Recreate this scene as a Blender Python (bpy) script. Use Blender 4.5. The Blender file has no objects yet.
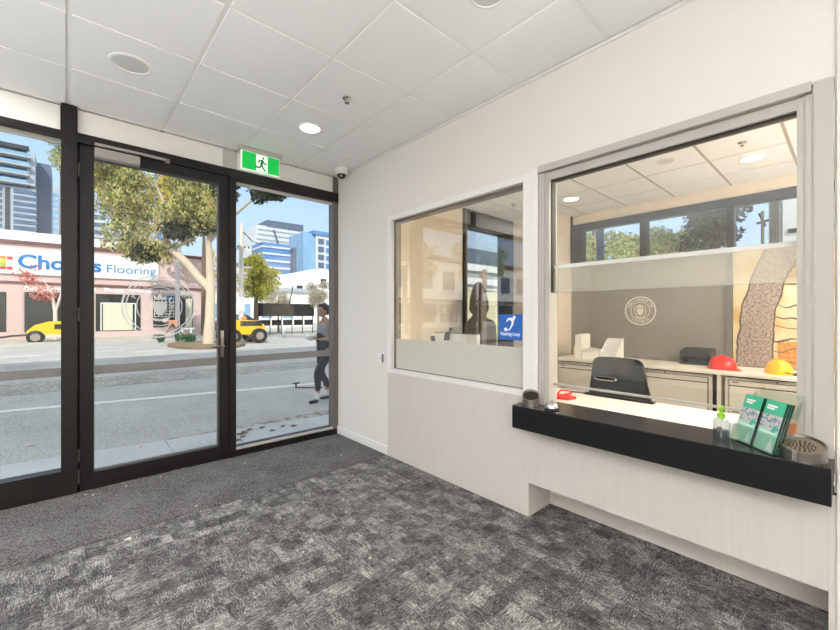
import bpy, bmesh, math, random
from mathutils import Vector, Matrix, Euler
random.seed(7)
C = bpy.context.scene.collection
PI = math.pi
H = 2.915            # ceiling height
ROAD = -0.12         # street level

# ------------------------------------------------------------------ materials
def nodes_of(name):
    m = bpy.data.materials.new(name); m.use_nodes = True
    nt = m.node_tree; nt.nodes.clear()
    out = nt.nodes.new('ShaderNodeOutputMaterial')
    return m, nt, out
def s2l(c):
    return tuple(((v/255)/12.92 if v/255 <= .04045 else ((v/255+.055)/1.055)**2.4) for v in c)
def col4(c): return (*s2l(c), 1)
def mat(name, c, rough=.6, metal=0., var=.04, scale=12, bump=0., spec=.5, stretch=(1,1,1), emit=None, es=0, trans=0, coat=0):
    m, nt, out = nodes_of(name); N = nt.nodes; L = nt.links
    b = N.new('ShaderNodeBsdfPrincipled'); L.new(b.outputs[0], out.inputs[0])
    b.inputs['Roughness'].default_value = rough; b.inputs['Metallic'].default_value = metal
    b.inputs['Specular IOR Level'].default_value = spec
    b.inputs['Transmission Weight'].default_value = trans
    b.inputs['Coat Weight'].default_value = coat
    tc = N.new('ShaderNodeTexCoord'); mp = N.new('ShaderNodeMapping'); mp.inputs['Scale'].default_value = stretch
    L.new(tc.outputs['Object'], mp.inputs[0])
    nz = N.new('ShaderNodeTexNoise'); nz.inputs['Scale'].default_value = scale; nz.inputs['Detail'].default_value = 4
    L.new(mp.outputs[0], nz.inputs[0])
    hs = N.new('ShaderNodeMixRGB'); a = s2l(c)
    hs.inputs[1].default_value = (*[v*(1-var) for v in a], 1); hs.inputs[2].default_value = (*[min(1, v*(1+var)) for v in a], 1)
    L.new(nz.outputs[0], hs.inputs[0]); L.new(hs.outputs[0], b.inputs['Base Color'])
    if bump:
        bp = N.new('ShaderNodeBump'); bp.inputs['Strength'].default_value = bump; bp.inputs['Distance'].default_value = .01
        L.new(nz.outputs[0], bp.inputs['Height']); L.new(bp.outputs[0], b.inputs['Normal'])
    if emit:
        b.inputs['Emission Color'].default_value = col4(emit); b.inputs['Emission Strength'].default_value = es
    return m
def glass_mat(name, tint=(255,255,255), f0=.04, f1=.55, rough=0.0, opacity=0., oc=(230,230,225)):
    """thin architectural pane: clear see-through mixed with a mirror reflection by viewing angle"""
    m, nt, out = nodes_of(name); N = nt.nodes; L = nt.links
    tr = N.new('ShaderNodeBsdfTransparent'); tr.inputs[0].default_value = col4(tint)
    gl = N.new('ShaderNodeBsdfGlossy'); gl.inputs['Roughness'].default_value = rough
    lw = N.new('ShaderNodeLayerWeight'); lw.inputs[0].default_value = .5
    pw = N.new('ShaderNodeMath'); pw.operation = 'POWER'; pw.inputs[1].default_value = 5
    ma = N.new('ShaderNodeMath'); ma.operation = 'MULTIPLY_ADD'; ma.inputs[1].default_value = f1; ma.inputs[2].default_value = f0
    L.new(lw.outputs['Facing'], pw.inputs[0]); L.new(pw.outputs[0], ma.inputs[0])
    mx = N.new('ShaderNodeMixShader'); L.new(ma.outputs[0], mx.inputs[0])
    if opacity > 0:
        df = N.new('ShaderNodeBsdfDiffuse'); df.inputs[0].default_value = col4(oc)
        tl = N.new('ShaderNodeBsdfTranslucent'); tl.inputs[0].default_value = col4(oc)
        m1 = N.new('ShaderNodeMixShader'); m1.inputs[0].default_value = .45
        L.new(df.outputs[0], m1.inputs[1]); L.new(tl.outputs[0], m1.inputs[2])
        m2 = N.new('ShaderNodeMixShader'); m2.inputs[0].default_value = opacity
        L.new(tr.outputs[0], m2.inputs[1]); L.new(m1.outputs[0], m2.inputs[2]); L.new(m2.outputs[0], mx.inputs[1])
    else:
        L.new(tr.outputs[0], mx.inputs[1])
    L.new(gl.outputs[0], mx.inputs[2]); L.new(mx.outputs[0], out.inputs[0])
    return m
def ramp(N, stops, interp='LINEAR'):
    r = N.new('ShaderNodeValToRGB'); r.color_ramp.interpolation = interp
    e = r.color_ramp.elements
    while len(e) < len(stops): e.new(.5)
    for k, (p, c) in enumerate(stops): e[k].position = p; e[k].color = col4(c)
    return r
def leaf_mat(name, cols, rough=.55):
    m, nt, out = nodes_of(name); N = nt.nodes; L = nt.links
    g = N.new('ShaderNodeNewGeometry')
    r = ramp(N, [(i/(len(cols)-1), c) for i, c in enumerate(cols)])
    L.new(g.outputs['Random Per Island'], r.inputs[0])
    d = N.new('ShaderNodeBsdfPrincipled'); d.inputs['Roughness'].default_value = rough
    L.new(r.outputs[0], d.inputs['Base Color'])
    t = N.new('ShaderNodeBsdfTranslucent'); L.new(r.outputs[0], t.inputs[0])
    mx = N.new('ShaderNodeMixShader'); mx.inputs[0].default_value = .35
    L.new(d.outputs[0], mx.inputs[1]); L.new(t.outputs[0], mx.inputs[2]); L.new(mx.outputs[0], out.inputs[0])
    return m
def emit_mat(name, c, s):
    m, nt, out = nodes_of(name); e = nt.nodes.new('ShaderNodeEmission')
    e.inputs[0].default_value = col4(c); e.inputs[1].default_value = s
    nt.links.new(e.outputs[0], out.inputs[0]); return m

def carpet_mat():
    m, nt, out = nodes_of('carpet_tiles'); N = nt.nodes; L = nt.links
    b = N.new('ShaderNodeBsdfPrincipled'); L.new(b.outputs[0], out.inputs[0]); b.inputs['Roughness'].default_value = .95
    b.inputs['Specular IOR Level'].default_value = .15
    tc = N.new('ShaderNodeTexCoord')
    def mapping(sc, loc=(0,0,0)):
        mp = N.new('ShaderNodeMapping'); mp.inputs['Scale'].default_value = sc; mp.inputs['Location'].default_value = loc
        L.new(tc.outputs['Object'], mp.inputs[0]); return mp
    def patches(sc, loc):
        fl = N.new('ShaderNodeVectorMath'); fl.operation = 'FLOOR'; L.new(mapping(sc, loc).outputs[0], fl.inputs[0])
        v = N.new('ShaderNodeTexWhiteNoise'); v.noise_dimensions = '2D'; L.new(fl.outputs[0], v.inputs['Vector'])
        s = N.new('ShaderNodeSeparateColor'); L.new(v.outputs['Color'], s.inputs[0]); return s
    p1 = patches((8, 12, 1), (0,0,0)); p2 = patches((15, 9.2, 1), (3.3,1.7,0)); p3 = patches((27, 21, 1), (7.3,4.7,0))
    def noise(sc, d=3):
        n = N.new('ShaderNodeTexNoise'); n.inputs['Scale'].default_value = 1; n.inputs['Detail'].default_value = d; n.inputs['Roughness'].default_value = .7
        L.new(mapping(sc).outputs[0], n.inputs[0]); return n
    nx = patches((60, 300, 1), (1.1,.3,0)); ny = patches((300, 60, 1), (.7,2.3,0)); nf = noise((170, 170, 1), 1)
    sel = N.new('ShaderNodeMath'); sel.operation = 'GREATER_THAN'; sel.inputs[1].default_value = .5; L.new(p1.outputs[1], sel.inputs[0])
    mx = N.new('ShaderNodeMixRGB'); L.new(sel.outputs[0], mx.inputs[0]); L.new(nx.outputs[0], mx.inputs[1]); L.new(ny.outputs[0], mx.inputs[2])
    def madd(a, k, c):
        q = N.new('ShaderNodeMath'); q.operation = 'MULTIPLY_ADD'; L.new(a, q.inputs[0]); q.inputs[1].default_value = k
        if isinstance(c, (int, float)): q.inputs[2].default_value = c
        else: L.new(c, q.inputs[2])
        return q.outputs[0]
    v = madd(mx.outputs[0], .36, -.31)
    v = madd(p1.outputs[0], .17, v); v = madd(p2.outputs[0], .17, v); v = madd(p3.outputs[0], .15, v); v = madd(nf.outputs[0], .8, v)
    r = ramp(N, [(0, (34,33,33)), (.35, (74,73,72)), (.6, (118,116,114)), (1, (214,211,206))]); L.new(v, r.inputs[0])
    L.new(r.outputs[0], b.inputs['Base Color'])
    bp = N.new('ShaderNodeBump'); bp.inputs['Strength'].default_value = .5; bp.inputs['Distance'].default_value = .004
    L.new(v, bp.inputs['Height']); L.new(bp.outputs[0], b.inputs['Normal'])
    return m
def speckle_mat(name, dark, light, scale=260, big=6, rough=.95, lo=.35, hi=.7):
    m, nt, out = nodes_of(name); N = nt.nodes; L = nt.links
    b = N.new('ShaderNodeBsdfPrincipled'); L.new(b.outputs[0], out.inputs[0]); b.inputs['Roughness'].default_value = rough
    b.inputs['Specular IOR Level'].default_value = .2
    tc = N.new('ShaderNodeTexCoord')
    n = N.new('ShaderNodeTexNoise'); n.inputs['Scale'].default_value = scale; n.inputs['Detail'].default_value = 3
    n2 = N.new('ShaderNodeTexNoise'); n2.inputs['Scale'].default_value = big; n2.inputs['Detail'].default_value = 5
    L.new(tc.outputs['Object'], n.inputs[0]); L.new(tc.outputs['Object'], n2.inputs[0])
    a = N.new('ShaderNodeMath'); a.operation = 'MULTIPLY_ADD'; a.inputs[1].default_value = .22; L.new(n2.outputs[0], a.inputs[0])
    q = N.new('ShaderNodeMath'); q.operation = 'MULTIPLY'; q.inputs[1].default_value = .78; L.new(n.outputs[0], q.inputs[0]); L.new(q.outputs[0], a.inputs[2])
    r = ramp(N, [(lo, dark), (hi, light)]); L.new(a.outputs[0], r.inputs[0]); L.new(r.outputs[0], b.inputs['Base Color'])
    bp = N.new('ShaderNodeBump'); bp.inputs['Strength'].default_value = .3; bp.inputs['Distance'].default_value = .004
    L.new(n.outputs[0], bp.inputs['Height']); L.new(bp.outputs[0], b.inputs['Normal'])
    return m
def bark_print_mat():
    """wall canvas: a close view of scribbly gum bark in three bands"""
    m, nt, out = nodes_of('bark_print'); N = nt.nodes; L = nt.links
    b = N.new('ShaderNodeBsdfPrincipled'); L.new(b.outputs[0], out.inputs[0]); b.inputs['Roughness'].default_value = .6
    tc = N.new('ShaderNodeTexCoord'); sp = N.new('ShaderNodeSeparateXYZ'); L.new(tc.outputs['Object'], sp.inputs[0])
    wob = N.new('ShaderNodeTexNoise'); wob.inputs['Scale'].default_value = 3.2; wob.inputs['Detail'].default_value = 6; L.new(tc.outputs['Object'], wob.inputs[0])
    def M(op, a, b_, c=None):
        q = N.new('ShaderNodeMath'); q.operation = op
        for i, x in enumerate((a, b_, c)):
            if x is None: continue
            if isinstance(x, (int, float)): q.inputs[i].default_value = x
            else: L.new(x, q.inputs[i])
        return q.outputs[0]
    y, z = sp.outputs[1], sp.outputs[2]       # y: 0 at the left edge, negative to the right; z from its lower edge
    u = M('MULTIPLY_ADD', wob.outputs[0], .10, M('MULTIPLY', y, -1)); u = M('SUBTRACT', u, .05)
    left = M('ADD', .03, M('MULTIPLY', M('POWER', M('MULTIPLY', z, .72), 2.2), .27))
    right = M('ADD', .36, M('MULTIPLY', M('POWER', M('MULTIPLY', z, .72), 3.0), .28))
    in_dark = M('MULTIPLY', M('GREATER_THAN', u, left), M('LESS_THAN', u, right))
    near = M('MINIMUM', M('ABSOLUTE', M('SUBTRACT', u, left), 0), M('ABSOLUTE', M('SUBTRACT', u, right), 0))
    edge = M('LESS_THAN', near, .008)
    grain = N.new('ShaderNodeTexNoise'); grain.inputs['Scale'].default_value = 42; grain.inputs['Detail'].default_value = 5; grain.inputs['Roughness'].default_value = .75
    L.new(tc.outputs['Object'], grain.inputs[0])
    rd = ramp(N, [(.33, (64,52,46)), (.47, (136,118,106)), (.62, (180,164,152))]); L.new(grain.outputs[0], rd.inputs[0])
    soft = N.new('ShaderNodeTexNoise'); soft.inputs['Scale'].default_value = 2.4; soft.inputs['Detail'].default_value = 5; L.new(tc.outputs['Object'], soft.inputs[0])
    rc = ramp(N, [(.36, (188,150,84)), (.5, (206,186,140)), (.64, (216,204,176))]); L.new(soft.outputs[0], rc.inputs[0])
    ro = ramp(N, [(.42, (176,96,26)), (.6, (210,160,72))]); L.new(grain.outputs[0], ro.inputs[0])
    low = M('MULTIPLY', M('LESS_THAN', M('MULTIPLY_ADD', soft.outputs[0], .9, z), .80), M('GREATER_THAN', u, .40))
    wv = N.new('ShaderNodeTexWave'); wv.bands_direction = 'Z'; wv.inputs['Scale'].default_value = 2.3; wv.inputs['Distortion'].default_value = 11; wv.inputs['Detail'].default_value = 1.5; wv.inputs['Detail Scale'].default_value = 1.2
    L.new(tc.outputs['Object'], wv.inputs[0])
    scrib = M('MULTIPLY', M('GREATER_THAN', wv.outputs[1], .972), M('GREATER_THAN', u, right))
    c1 = N.new('ShaderNodeMixRGB'); L.new(low, c1.inputs[0]); L.new(rc.outputs[0], c1.inputs[1]); L.new(ro.outputs[0], c1.inputs[2])
    c2 = N.new('ShaderNodeMixRGB'); L.new(in_dark, c2.inputs[0]); L.new(c1.outputs[0], c2.inputs[1]); L.new(rd.outputs[0], c2.inputs[2])
    c3 = N.new('ShaderNodeMixRGB'); L.new(M('MAXIMUM', edge, scrib), c3.inputs[0]); L.new(c2.outputs[0], c3.inputs[1]); c3.inputs[2].default_value = col4((72,48,34))
    L.new(c3.outputs[0], b.inputs['Base Color'])
    return m
def cover_mat():
    """brochure cover photo band: blurred people-like blotches"""
    m, nt, out = nodes_of('cover_photo'); N = nt.nodes; L = nt.links
    b = N.new('ShaderNodeBsdfPrincipled'); L.new(b.outputs[0], out.inputs[0]); b.inputs['Roughness'].default_value = .35
    tc = N.new('ShaderNodeTexCoord'); v = N.new('ShaderNodeTexNoise'); v.inputs['Scale'].default_value = 60; v.inputs['Detail'].default_value = 4
    L.new(tc.outputs['Object'], v.inputs[0])
    r = ramp(N, [(.3, (70,84,110)), (.42, (128,140,160)), (.52, (196,206,214)), (.64, (222,190,170)), (.75, (238,240,238))]); L.new(v.outputs[0], r.inputs[0])
    L.new(r.outputs[0], b.inputs['Base Color']); return m

M_ = dict(
    wall=mat('warm_white_paint', (226,222,216), .75, var=.012, scale=3),
    wallo=mat('cream_paint', (226,214,196), .75, var=.012, scale=3),
    ceil=mat('mineral_tile', (241,241,241), .9, var=.03, scale=240, bump=.12),
    closer=mat('closer_grey', (150,145,138), .45, var=.02),
    tbaro=mat('tan_ceiling_bar', (172,160,142), .5, var=.01),  # office grid: shade of the recesses put into a darker tan
    tbar=mat('ceiling_bar', (236,235,232), .5, var=.01),
    trimw=mat('white_satin_trim', (232,230,227), .4, var=.01),
    alum=mat('pale_aluminium', (186,182,175), .38, metal=.0, var=.02),
    alumd=mat('aluminium_track', (120,112,102), .4, metal=.3, var=.03),
    black=mat('dark_bronze_frame', (25,22,20), .42, var=.06, spec=.4),
    jamb=mat('weathered_jamb', (104,97,92), .45, var=.05),  # light falling on the side pane jamb put into a paler grey
    cream=mat('cream_bulkhead', (232,230,224), .7, var=.01),
    counter=mat('black_laminate', (24,24,26), .42, var=.12, scale=30, spec=.25),
    ctop=mat('black_laminate_top', (46,44,43), .22, var=.1, scale=30),
    lam=mat('pale_timber_laminate', (206,200,193), .55, var=.075, scale=9, stretch=(9,9,.35)),
    carpet=carpet_mat(),
    matt=speckle_mat('entrance_matting', (44,43,43), (134,131,128), 110, 3, lo=.34, hi=.66),
    asphalt=speckle_mat('asphalt', (138,136,131), (206,202,195), 80, .7, lo=.34, hi=.66),
    patch=speckle_mat('rough_asphalt_patch', (104,100,94), (196,190,178), 16, 2, lo=.32, hi=.66),
    concrete=speckle_mat('footpath_concrete', (166,160,150), (206,200,188), 40, 1.2),
    paver=speckle_mat('pale_paver', (170,172,174), (206,207,207), 120, 2),
    line=mat('worn_line', (222,220,214), .8, var=.1),
    grey=mat('grey_feature_wall', (128,122,113), .7, var=.02, scale=3),
    greyd=mat('grey_return', (96,92,88), .7, var=.02),
    glass=glass_mat('clear_glass', (250,252,251), .035, .5),
    glassin=glass_mat('inner_glass', (252,253,252), .06, .55),
    glasstint=glass_mat('outer_window_glass', (240,241,238), .03, .5),
    frost=glass_mat('frosted_film', (255,255,255), .02, .2, .3, .9, (226,226,220)),
    stripe=glass_mat('safety_stripe', (255,255,255), .03, .3, .25, .78, (160,154,150)),
    decal=glass_mat('white_decal', (255,255,255), .02, .2, .4, .5, (244,242,236)),
    acrylic=glass_mat('clear_acrylic', (240,246,244), .09, .6),
    gel=glass_mat('clear_gel', (222,230,234), .14, .7),
    steel=mat('brushed_steel', (150,144,137), .28, metal=1., var=.08, scale=30, stretch=(1,1,14)),
    chrome=mat('chrome', (215,212,208), .12, metal=1., var=.02),
    spkface=mat('speaker_face', (164,150,132), .45, metal=.6, var=.06, scale=60),
    hole=mat('dark_hole', (24,22,20), .8),
    dkface=mat('dark_mesh_face', (46,40,37), .7, var=.1, scale=500, spec=.2),
    exitgreen=mat('exit_green', (0,170,70), .4, emit=(0,190,75), es=.4, var=.01),
    exitwhite=mat('exit_white', (240,244,238), .4, emit=(236,250,236), es=.4, var=.01),
    lens=emit_mat('lit_lens', (255,250,240), 7.),
    lenso=emit_mat('lit_lens_office', (255,248,232), 7.),
    lensoff=mat('unlit_reflector', (206,205,203), .35, var=.03),
    white=mat('white_plastic', (236,235,231), .4, var=.01),
    ivory=mat('ivory_steel', (218,210,196), .45, var=.02),
    ivoryb=mat('ivory_benchtop', (232,225,212), .4, var=.015),
    gap=mat('shadow_grey', (58,52,47), .8),
    chair=mat('charcoal_chair_shell', (74,80,84), .1, var=.05, scale=4, spec=.6),
    red=mat('red_plastic', (226,36,22), .3, var=.03),
    yellow=mat('yellow_plastic', (246,186,10), .3, var=.03),
    orange=mat('orange_card', (236,130,24), .5, var=.06),
    blackp=mat('black_plastic', (26,25,25), .4),
    mesh=mat('black_wire_mesh', (52,50,48), .6, var=.3, scale=300),
    paper=mat('white_paper', (240,237,228), .6, var=.02),
    papery=mat('cream_paper', (240,218,158), .6, var=.02),
    blue=mat('sign_blue', (38,104,190), .4, var=.02),
    whitei=mat('white_ink', (246,246,246), .5, var=.005),
    green=mat('cover_green', (66,190,150), .35, var=.03),
    greenl=mat('cover_pale_green', (166,224,202), .35, var=.08, scale=30),
    greend=mat('dark_spine', (30,62,52), .5),
    coverp=cover_mat(),
    pump=mat('lime_plastic', (150,206,40), .35),
    sil=mat('dark_taupe_panel', (84,77,69), .3, var=.08, scale=3),
    silp=mat('pale_post', (138,128,116), .45),
    bark=bark_print_mat(),
    seal=mat('pale_seal', (212,204,190), .45, metal=.2, var=.05),
    pink=mat('pink_render', (216,186,180), .85, var=.04, scale=3),
    pinkl=mat('pale_pink_render', (206,178,168), .85, var=.04, scale=3),
    pinkd=mat('dark_plum_band', (112,74,70), .8),
    signw=mat('sign_white', (240,240,236), .5, var=.01),
    roofw=mat('white_fascia', (238,236,230), .7, var=.03),
    sblue=mat('letter_blue', (20,120,190), .4), sblue2=mat('letter_steel_blue', (80,140,190), .4),
    loran2=mat('terracotta', (176,150,132), .8), lred=mat('logo_red', (222,62,36), .4), lyel=mat('logo_yellow', (246,206,30), .4), llime=mat('logo_lime', (150,196,50), .4), loran=mat('logo_orange', (244,140,30), .4),
    shopg=mat('dark_shop_glass', (46,46,44), .12, var=.3, scale=1.5, spec=.5),
    curtain=mat('pale_curtain', (214,210,186), .8, var=.12, scale=5, stretch=(9,9,.2)),
    trunk=mat('pale_gum_bark', (206,186,160), .85, var=.22, scale=5, stretch=(1,1,.35), bump=.4),
    trunkd=mat('brown_bark', (112,92,74), .9, var=.25, scale=8, bump=.5),
    trunkw=mat('bare_white_bark', (222,206,196), .8, var=.1),
    pole=mat('pale_timber_pole', (222,214,204), .8, var=.08, scale=6, stretch=(1,1,.2)),
    towerw=mat('tower_concrete', (172,176,180), .8, var=.04, scale=.3), towerd=mat('tower_dark_slab', (92,104,122), .7, var=.04, scale=.3),
    towerg=mat('tower_glazing', (76,98,122), .45, var=.3, scale=.25, spec=.3), towerb=mat('tower_black', (48,50,54), .7),
    towerl=mat('pale_tower_face', (206,207,206), .8, var=.03, scale=.2), tblue=mat('blue_cladding', (92,136,184), .4, var=.2, scale=.4),
    tsky=mat('pale_blue_glazing', (136,172,200), .25, var=.2, scale=.3),
    ylow=mat('pale_yellow_render', (226,216,178), .85, var=.03), shed=mat('pale_grey_metal', (196,204,202), .5, var=.03),
    mach=mat('machine_yellow', (246,196,14), .4, var=.05), tyre=mat('tyre_rubber', (32,30,30), .8), rim=mat('grey_rim', (150,140,128), .5),
    orangevis=mat('orange_vest', (246,126,40), .7), navy=mat('navy_cloth', (52,58,76), .85, var=.1, scale=40), greycl=mat('grey_singlet', (150,148,150), .85, var=.08, scale=60),
    dkcl=mat('charcoal_leggings', (44,44,50), .8, var=.1), skin=mat('skin', (178,134,112), .55, var=.05), hair=mat('dark_hair', (34,28,27), .6, var=.2, scale=60),
    sock=mat('white_sock', (222,222,222), .85), banner=mat('black_shade_cloth', (15,17,15), .8, var=.25, scale=6, stretch=(.4,.4,9)),
    car=mat('dark_car_paint', (52,58,68), .25), leafb=mat('dry_leaf', (116,84,66), .8, var=.2), crumb=mat('pale_crumb', (214,206,192), .8),
    scree=mat('garden_mulch', (128,108,84), .95, var=.3, scale=14, bump=.6), cable=mat('black_cable', (40,40,42), .7),
    f_gum=leaf_mat('gum_leaves', [(56,70,30), (126,142,62), (198,200,100), (226,212,146), (84,98,44), (214,188,146), (238,222,120)]),
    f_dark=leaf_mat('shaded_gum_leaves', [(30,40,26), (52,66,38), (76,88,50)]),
    f_lime=leaf_mat('lime_leaves', [(112,134,36), (176,182,52), (214,202,70), (92,114,38), (204,166,70)]),
    f_yel=leaf_mat('yellow_leaves', [(206,170,40), (236,206,80), (180,160,60)]),
    f_red=leaf_mat('red_leaves', [(196,86,70), (222,130,104), (176,66,60)]),
    f_grey=leaf_mat('silver_leaves', [(196,188,170), (168,166,140), (222,214,196), (200,160,130)]),
    f_olive=leaf_mat('olive_leaves', [(140,152,96), (184,190,128), (206,202,146), (116,130,86)]),
    f_bush=leaf_mat('bush_leaves', [(46,92,58), (70,124,80), (96,140,86)]),
)
def mk(k): return M_[k] if isinstance(k, str) else k

# ------------------------------------------------------------------ builders
ORG = {}
class MB:
    def __init__(s): s.bm = bmesh.new()
    def box(s, x0, x1, y0, y1, z0, z1, bev=0.):
        r = bmesh.ops.create_cube(s.bm, size=1)
        vs = r['verts']
        cx, cy, cz = (x0+x1)/2, (y0+y1)/2, (z0+z1)/2
        for v in vs: v.co = Vector((cx + v.co.x*abs(x1-x0), cy + v.co.y*abs(y1-y0), cz + v.co.z*abs(z1-z0)))
        if bev:
            es = list({e for v in vs for e in v.link_edges})
            bmesh.ops.bevel(s.bm, geom=es, offset=bev, segments=2, affect='EDGES', profile=.5)
        return s
    def obox(s, M, sx, sy, sz, bev=0.):
        r = bmesh.ops.create_cube(s.bm, size=1); vs = r['verts']
        for v in vs: v.co = M @ Vector((v.co.x*sx, v.co.y*sy, v.co.z*sz))
        if bev:
            es = list({e for v in vs for e in v.link_edges})
            bmesh.ops.bevel(s.bm, geom=es, offset=bev, segments=2, affect='EDGES', profile=.5)
        return s
    def prism(s, pts, off):
        """closed polygon (3D points) extruded by the vector off"""
        off = Vector(off); n = len(pts)
        a = [s.bm.verts.new(Vector(p)) for p in pts]; b = [s.bm.verts.new(Vector(p)+off) for p in pts]
        s.bm.faces.new(a[::-1]); s.bm.faces.new(b)
        for i in range(n): s.bm.faces.new((a[i], a[(i+1) % n], b[(i+1) % n], b[i]))
        return s
    def tube(s, pts, rad, seg=10, caps=True):
        pts = [Vector(p) for p in pts]
        if isinstance(rad, (int, float)): rad = [rad]*len(pts)
        rings = []; prev = None
        for i, p in enumerate(pts):
            t = (pts[min(i+1, len(pts)-1)] - pts[max(i-1, 0)]).normalized()
            if prev is None:
                u = t.orthogonal().normalized()
            else:
                u = prev - t*prev.dot(t); u = u.normalized() if u.length > 1e-6 else t.orthogonal().normalized()
            prev = u; w = t.cross(u)
            rings.append([s.bm.verts.new(p + rad[i]*(math.cos(2*PI*k/seg)*u + math.sin(2*PI*k/seg)*w)) for k in range(seg)])
        for a, b in zip(rings, rings[1:]):
            for k in range(seg): s.bm.faces.new((a[k], a[(k+1) % seg], b[(k+1) % seg], b[k]))
        if caps: s.bm.faces.new(rings[0][::-1]); s.bm.faces.new(rings[-1])
        return s
    def lathe(s, prof, M=None, seg=28, close=True):
        """profile [(r, z)] turned about z, moved by M"""
        M = M or Matrix(); rings = []
        for r, z in prof:
            rings.append([s.bm.verts.new(M @ Vector((r*math.cos(2*PI*k/seg), r*math.sin(2*PI*k/seg), z))) for k in range(seg)])
        for a, b in zip(rings, rings[1:]):
            for k in range(seg): s.bm.faces.new((a[k], a[(k+1) % seg], b[(k+1) % seg], b[k]))
        if close: s.bm.faces.new(rings[0][::-1]); s.bm.faces.new(rings[-1])
        return s
    def ball(s, c, r, seg=16):
        r = r if isinstance(r, (tuple, list)) else (r, r, r)
        q = bmesh.ops.create_uvsphere(s.bm, u_segments=seg, v_segments=max(6, seg//2), radius=1)
        for v in q['verts']: v.co = Vector(c) + Vector((v.co.x*r[0], v.co.y*r[1], v.co.z*r[2]))
        return s
    def mesh(s, me, M=None):
        t = bmesh.new(); t.from_mesh(me)
        if M: t.transform(M)
        tmp = bpy.data.meshes.new('t'); t.to_mesh(tmp); t.free(); s.bm.from_mesh(tmp); bpy.data.meshes.remove(tmp); return s
    def done(s, name, m, parent=None, org=None, smooth=False, normals=True):
        if parent is not None: org = ORG[parent.name]
        elif org is None: org = Vector((0,0,0))
        org = Vector(org)
        if normals: bmesh.ops.recalc_face_normals(s.bm, faces=s.bm.faces)
        for v in s.bm.verts: v.co -= org
        me = bpy.data.meshes.new(name); s.bm.to_mesh(me); s.bm.free()
        if smooth:
            for p in me.polygons: p.use_smooth = True
            try: me.set_sharp_from_angle(angle=math.radians(40))
            except Exception: pass
        me.materials.append(mk(m))
        o = bpy.data.objects.new(name, me); C.objects.link(o)
        if parent is not None: o.parent = parent
        else: o.location = org
        ORG[o.name] = org
        return o
def tag(o, label, cat, group=None, kind=None):
    o['label'] = label; o['category'] = cat
    if group: o['group'] = group
    if kind: o['kind'] = kind
    return o
def thing(name, label, cat, loc, group=None):
    o = bpy.data.objects.new(name, None); C.objects.link(o); o.location = loc; o.empty_display_size = .1
    ORG[o.name] = Vector(loc); tag(o, label, cat, group); return o
def struct_root(name, loc):
    o = bpy.data.objects.new(name, None); C.objects.link(o); o.location = loc; o['kind'] = 'structure'
    ORG[o.name] = Vector(loc); return o
def struct(o): o['kind'] = 'structure'; return o
def dup(root, loc, label=None, group=None, rotz=None, scale=None):
    r = root.copy(); C.objects.link(r); r.location = loc; ORG[r.name] = Vector(loc)
    if rotz is not None: r.rotation_euler[2] = rotz
    if scale: r.scale = (scale,)*3
    if label: r['label'] = label
    if group: r['group'] = group
    for ch in list(root.children):
        c = ch.copy(); C.objects.link(c); c.parent = r
        for g in ch.children:
            d = g.copy(); C.objects.link(d); d.parent = c
    return r
def B(*a, bev=0.): return MB().box(*a, bev=bev)
def T(x, y, z): return Matrix.Translation((x, y, z))
def basis(loc, ex, ey):
    ex = Vector(ex).normalized(); ey = Vector(ey).normalized(); ez = ex.cross(ey)
    return Matrix(((ex.x, ey.x, ez.x, loc[0]), (ex.y, ey.y, ez.y, loc[1]), (ex.z, ey.z, ez.z, loc[2]), (0,0,0,1)))
def text_mesh(s, w=None, h=None, depth=.002, bold=0.):
    cu = bpy.data.curves.new('lettering', 'FONT'); cu.body = s; cu.size = 1; cu.extrude = .5; cu.offset = bold
    o = bpy.data.objects.new('lettering_source', cu); C.objects.link(o)
    dg = bpy.context.evaluated_depsgraph_get(); me = bpy.data.meshes.new_from_object(o.evaluated_get(dg))
    bpy.data.objects.remove(o)
    xs = [v.co.x for v in me.vertices]; ys = [v.co.y for v in me.vertices]
    x0, x1, y0, y1 = min(xs), max(xs), min(ys), max(ys)
    kx = w/(x1-x0) if w else None; ky = h/(y1-y0) if h else kx
    kx = kx or ky
    for v in me.vertices: v.co = Vector(((v.co.x-x0)*kx, (v.co.y-y0)*ky, v.co.z*depth))
    return me
def lettering(mb, s, loc, ex, ey, w=None, h=None, depth=.002, bold=0.):
    """text whose lower left corner is at loc, reading along ex, upright along ey"""
    me = text_mesh(s, w, h, depth, bold); mb.mesh(me, basis(loc, ex, ey)); bpy.data.meshes.remove(me); return mb

# ------------------------------------------------------------------ lobby shell
XL, YB = -6.2, -7.2
floor = struct(B(XL, .27, YB, 0.0, -.1, 0).done('floor', 'carpet'))
mat_o = tag(B(XL+.02, -.016, -.98, -.075, .0005, .006).done('entrance_mat', 'matt', org=(-2.5,-.5,0)), 'dark speckled entrance matting along the glass shopfront', 'mat')
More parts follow.
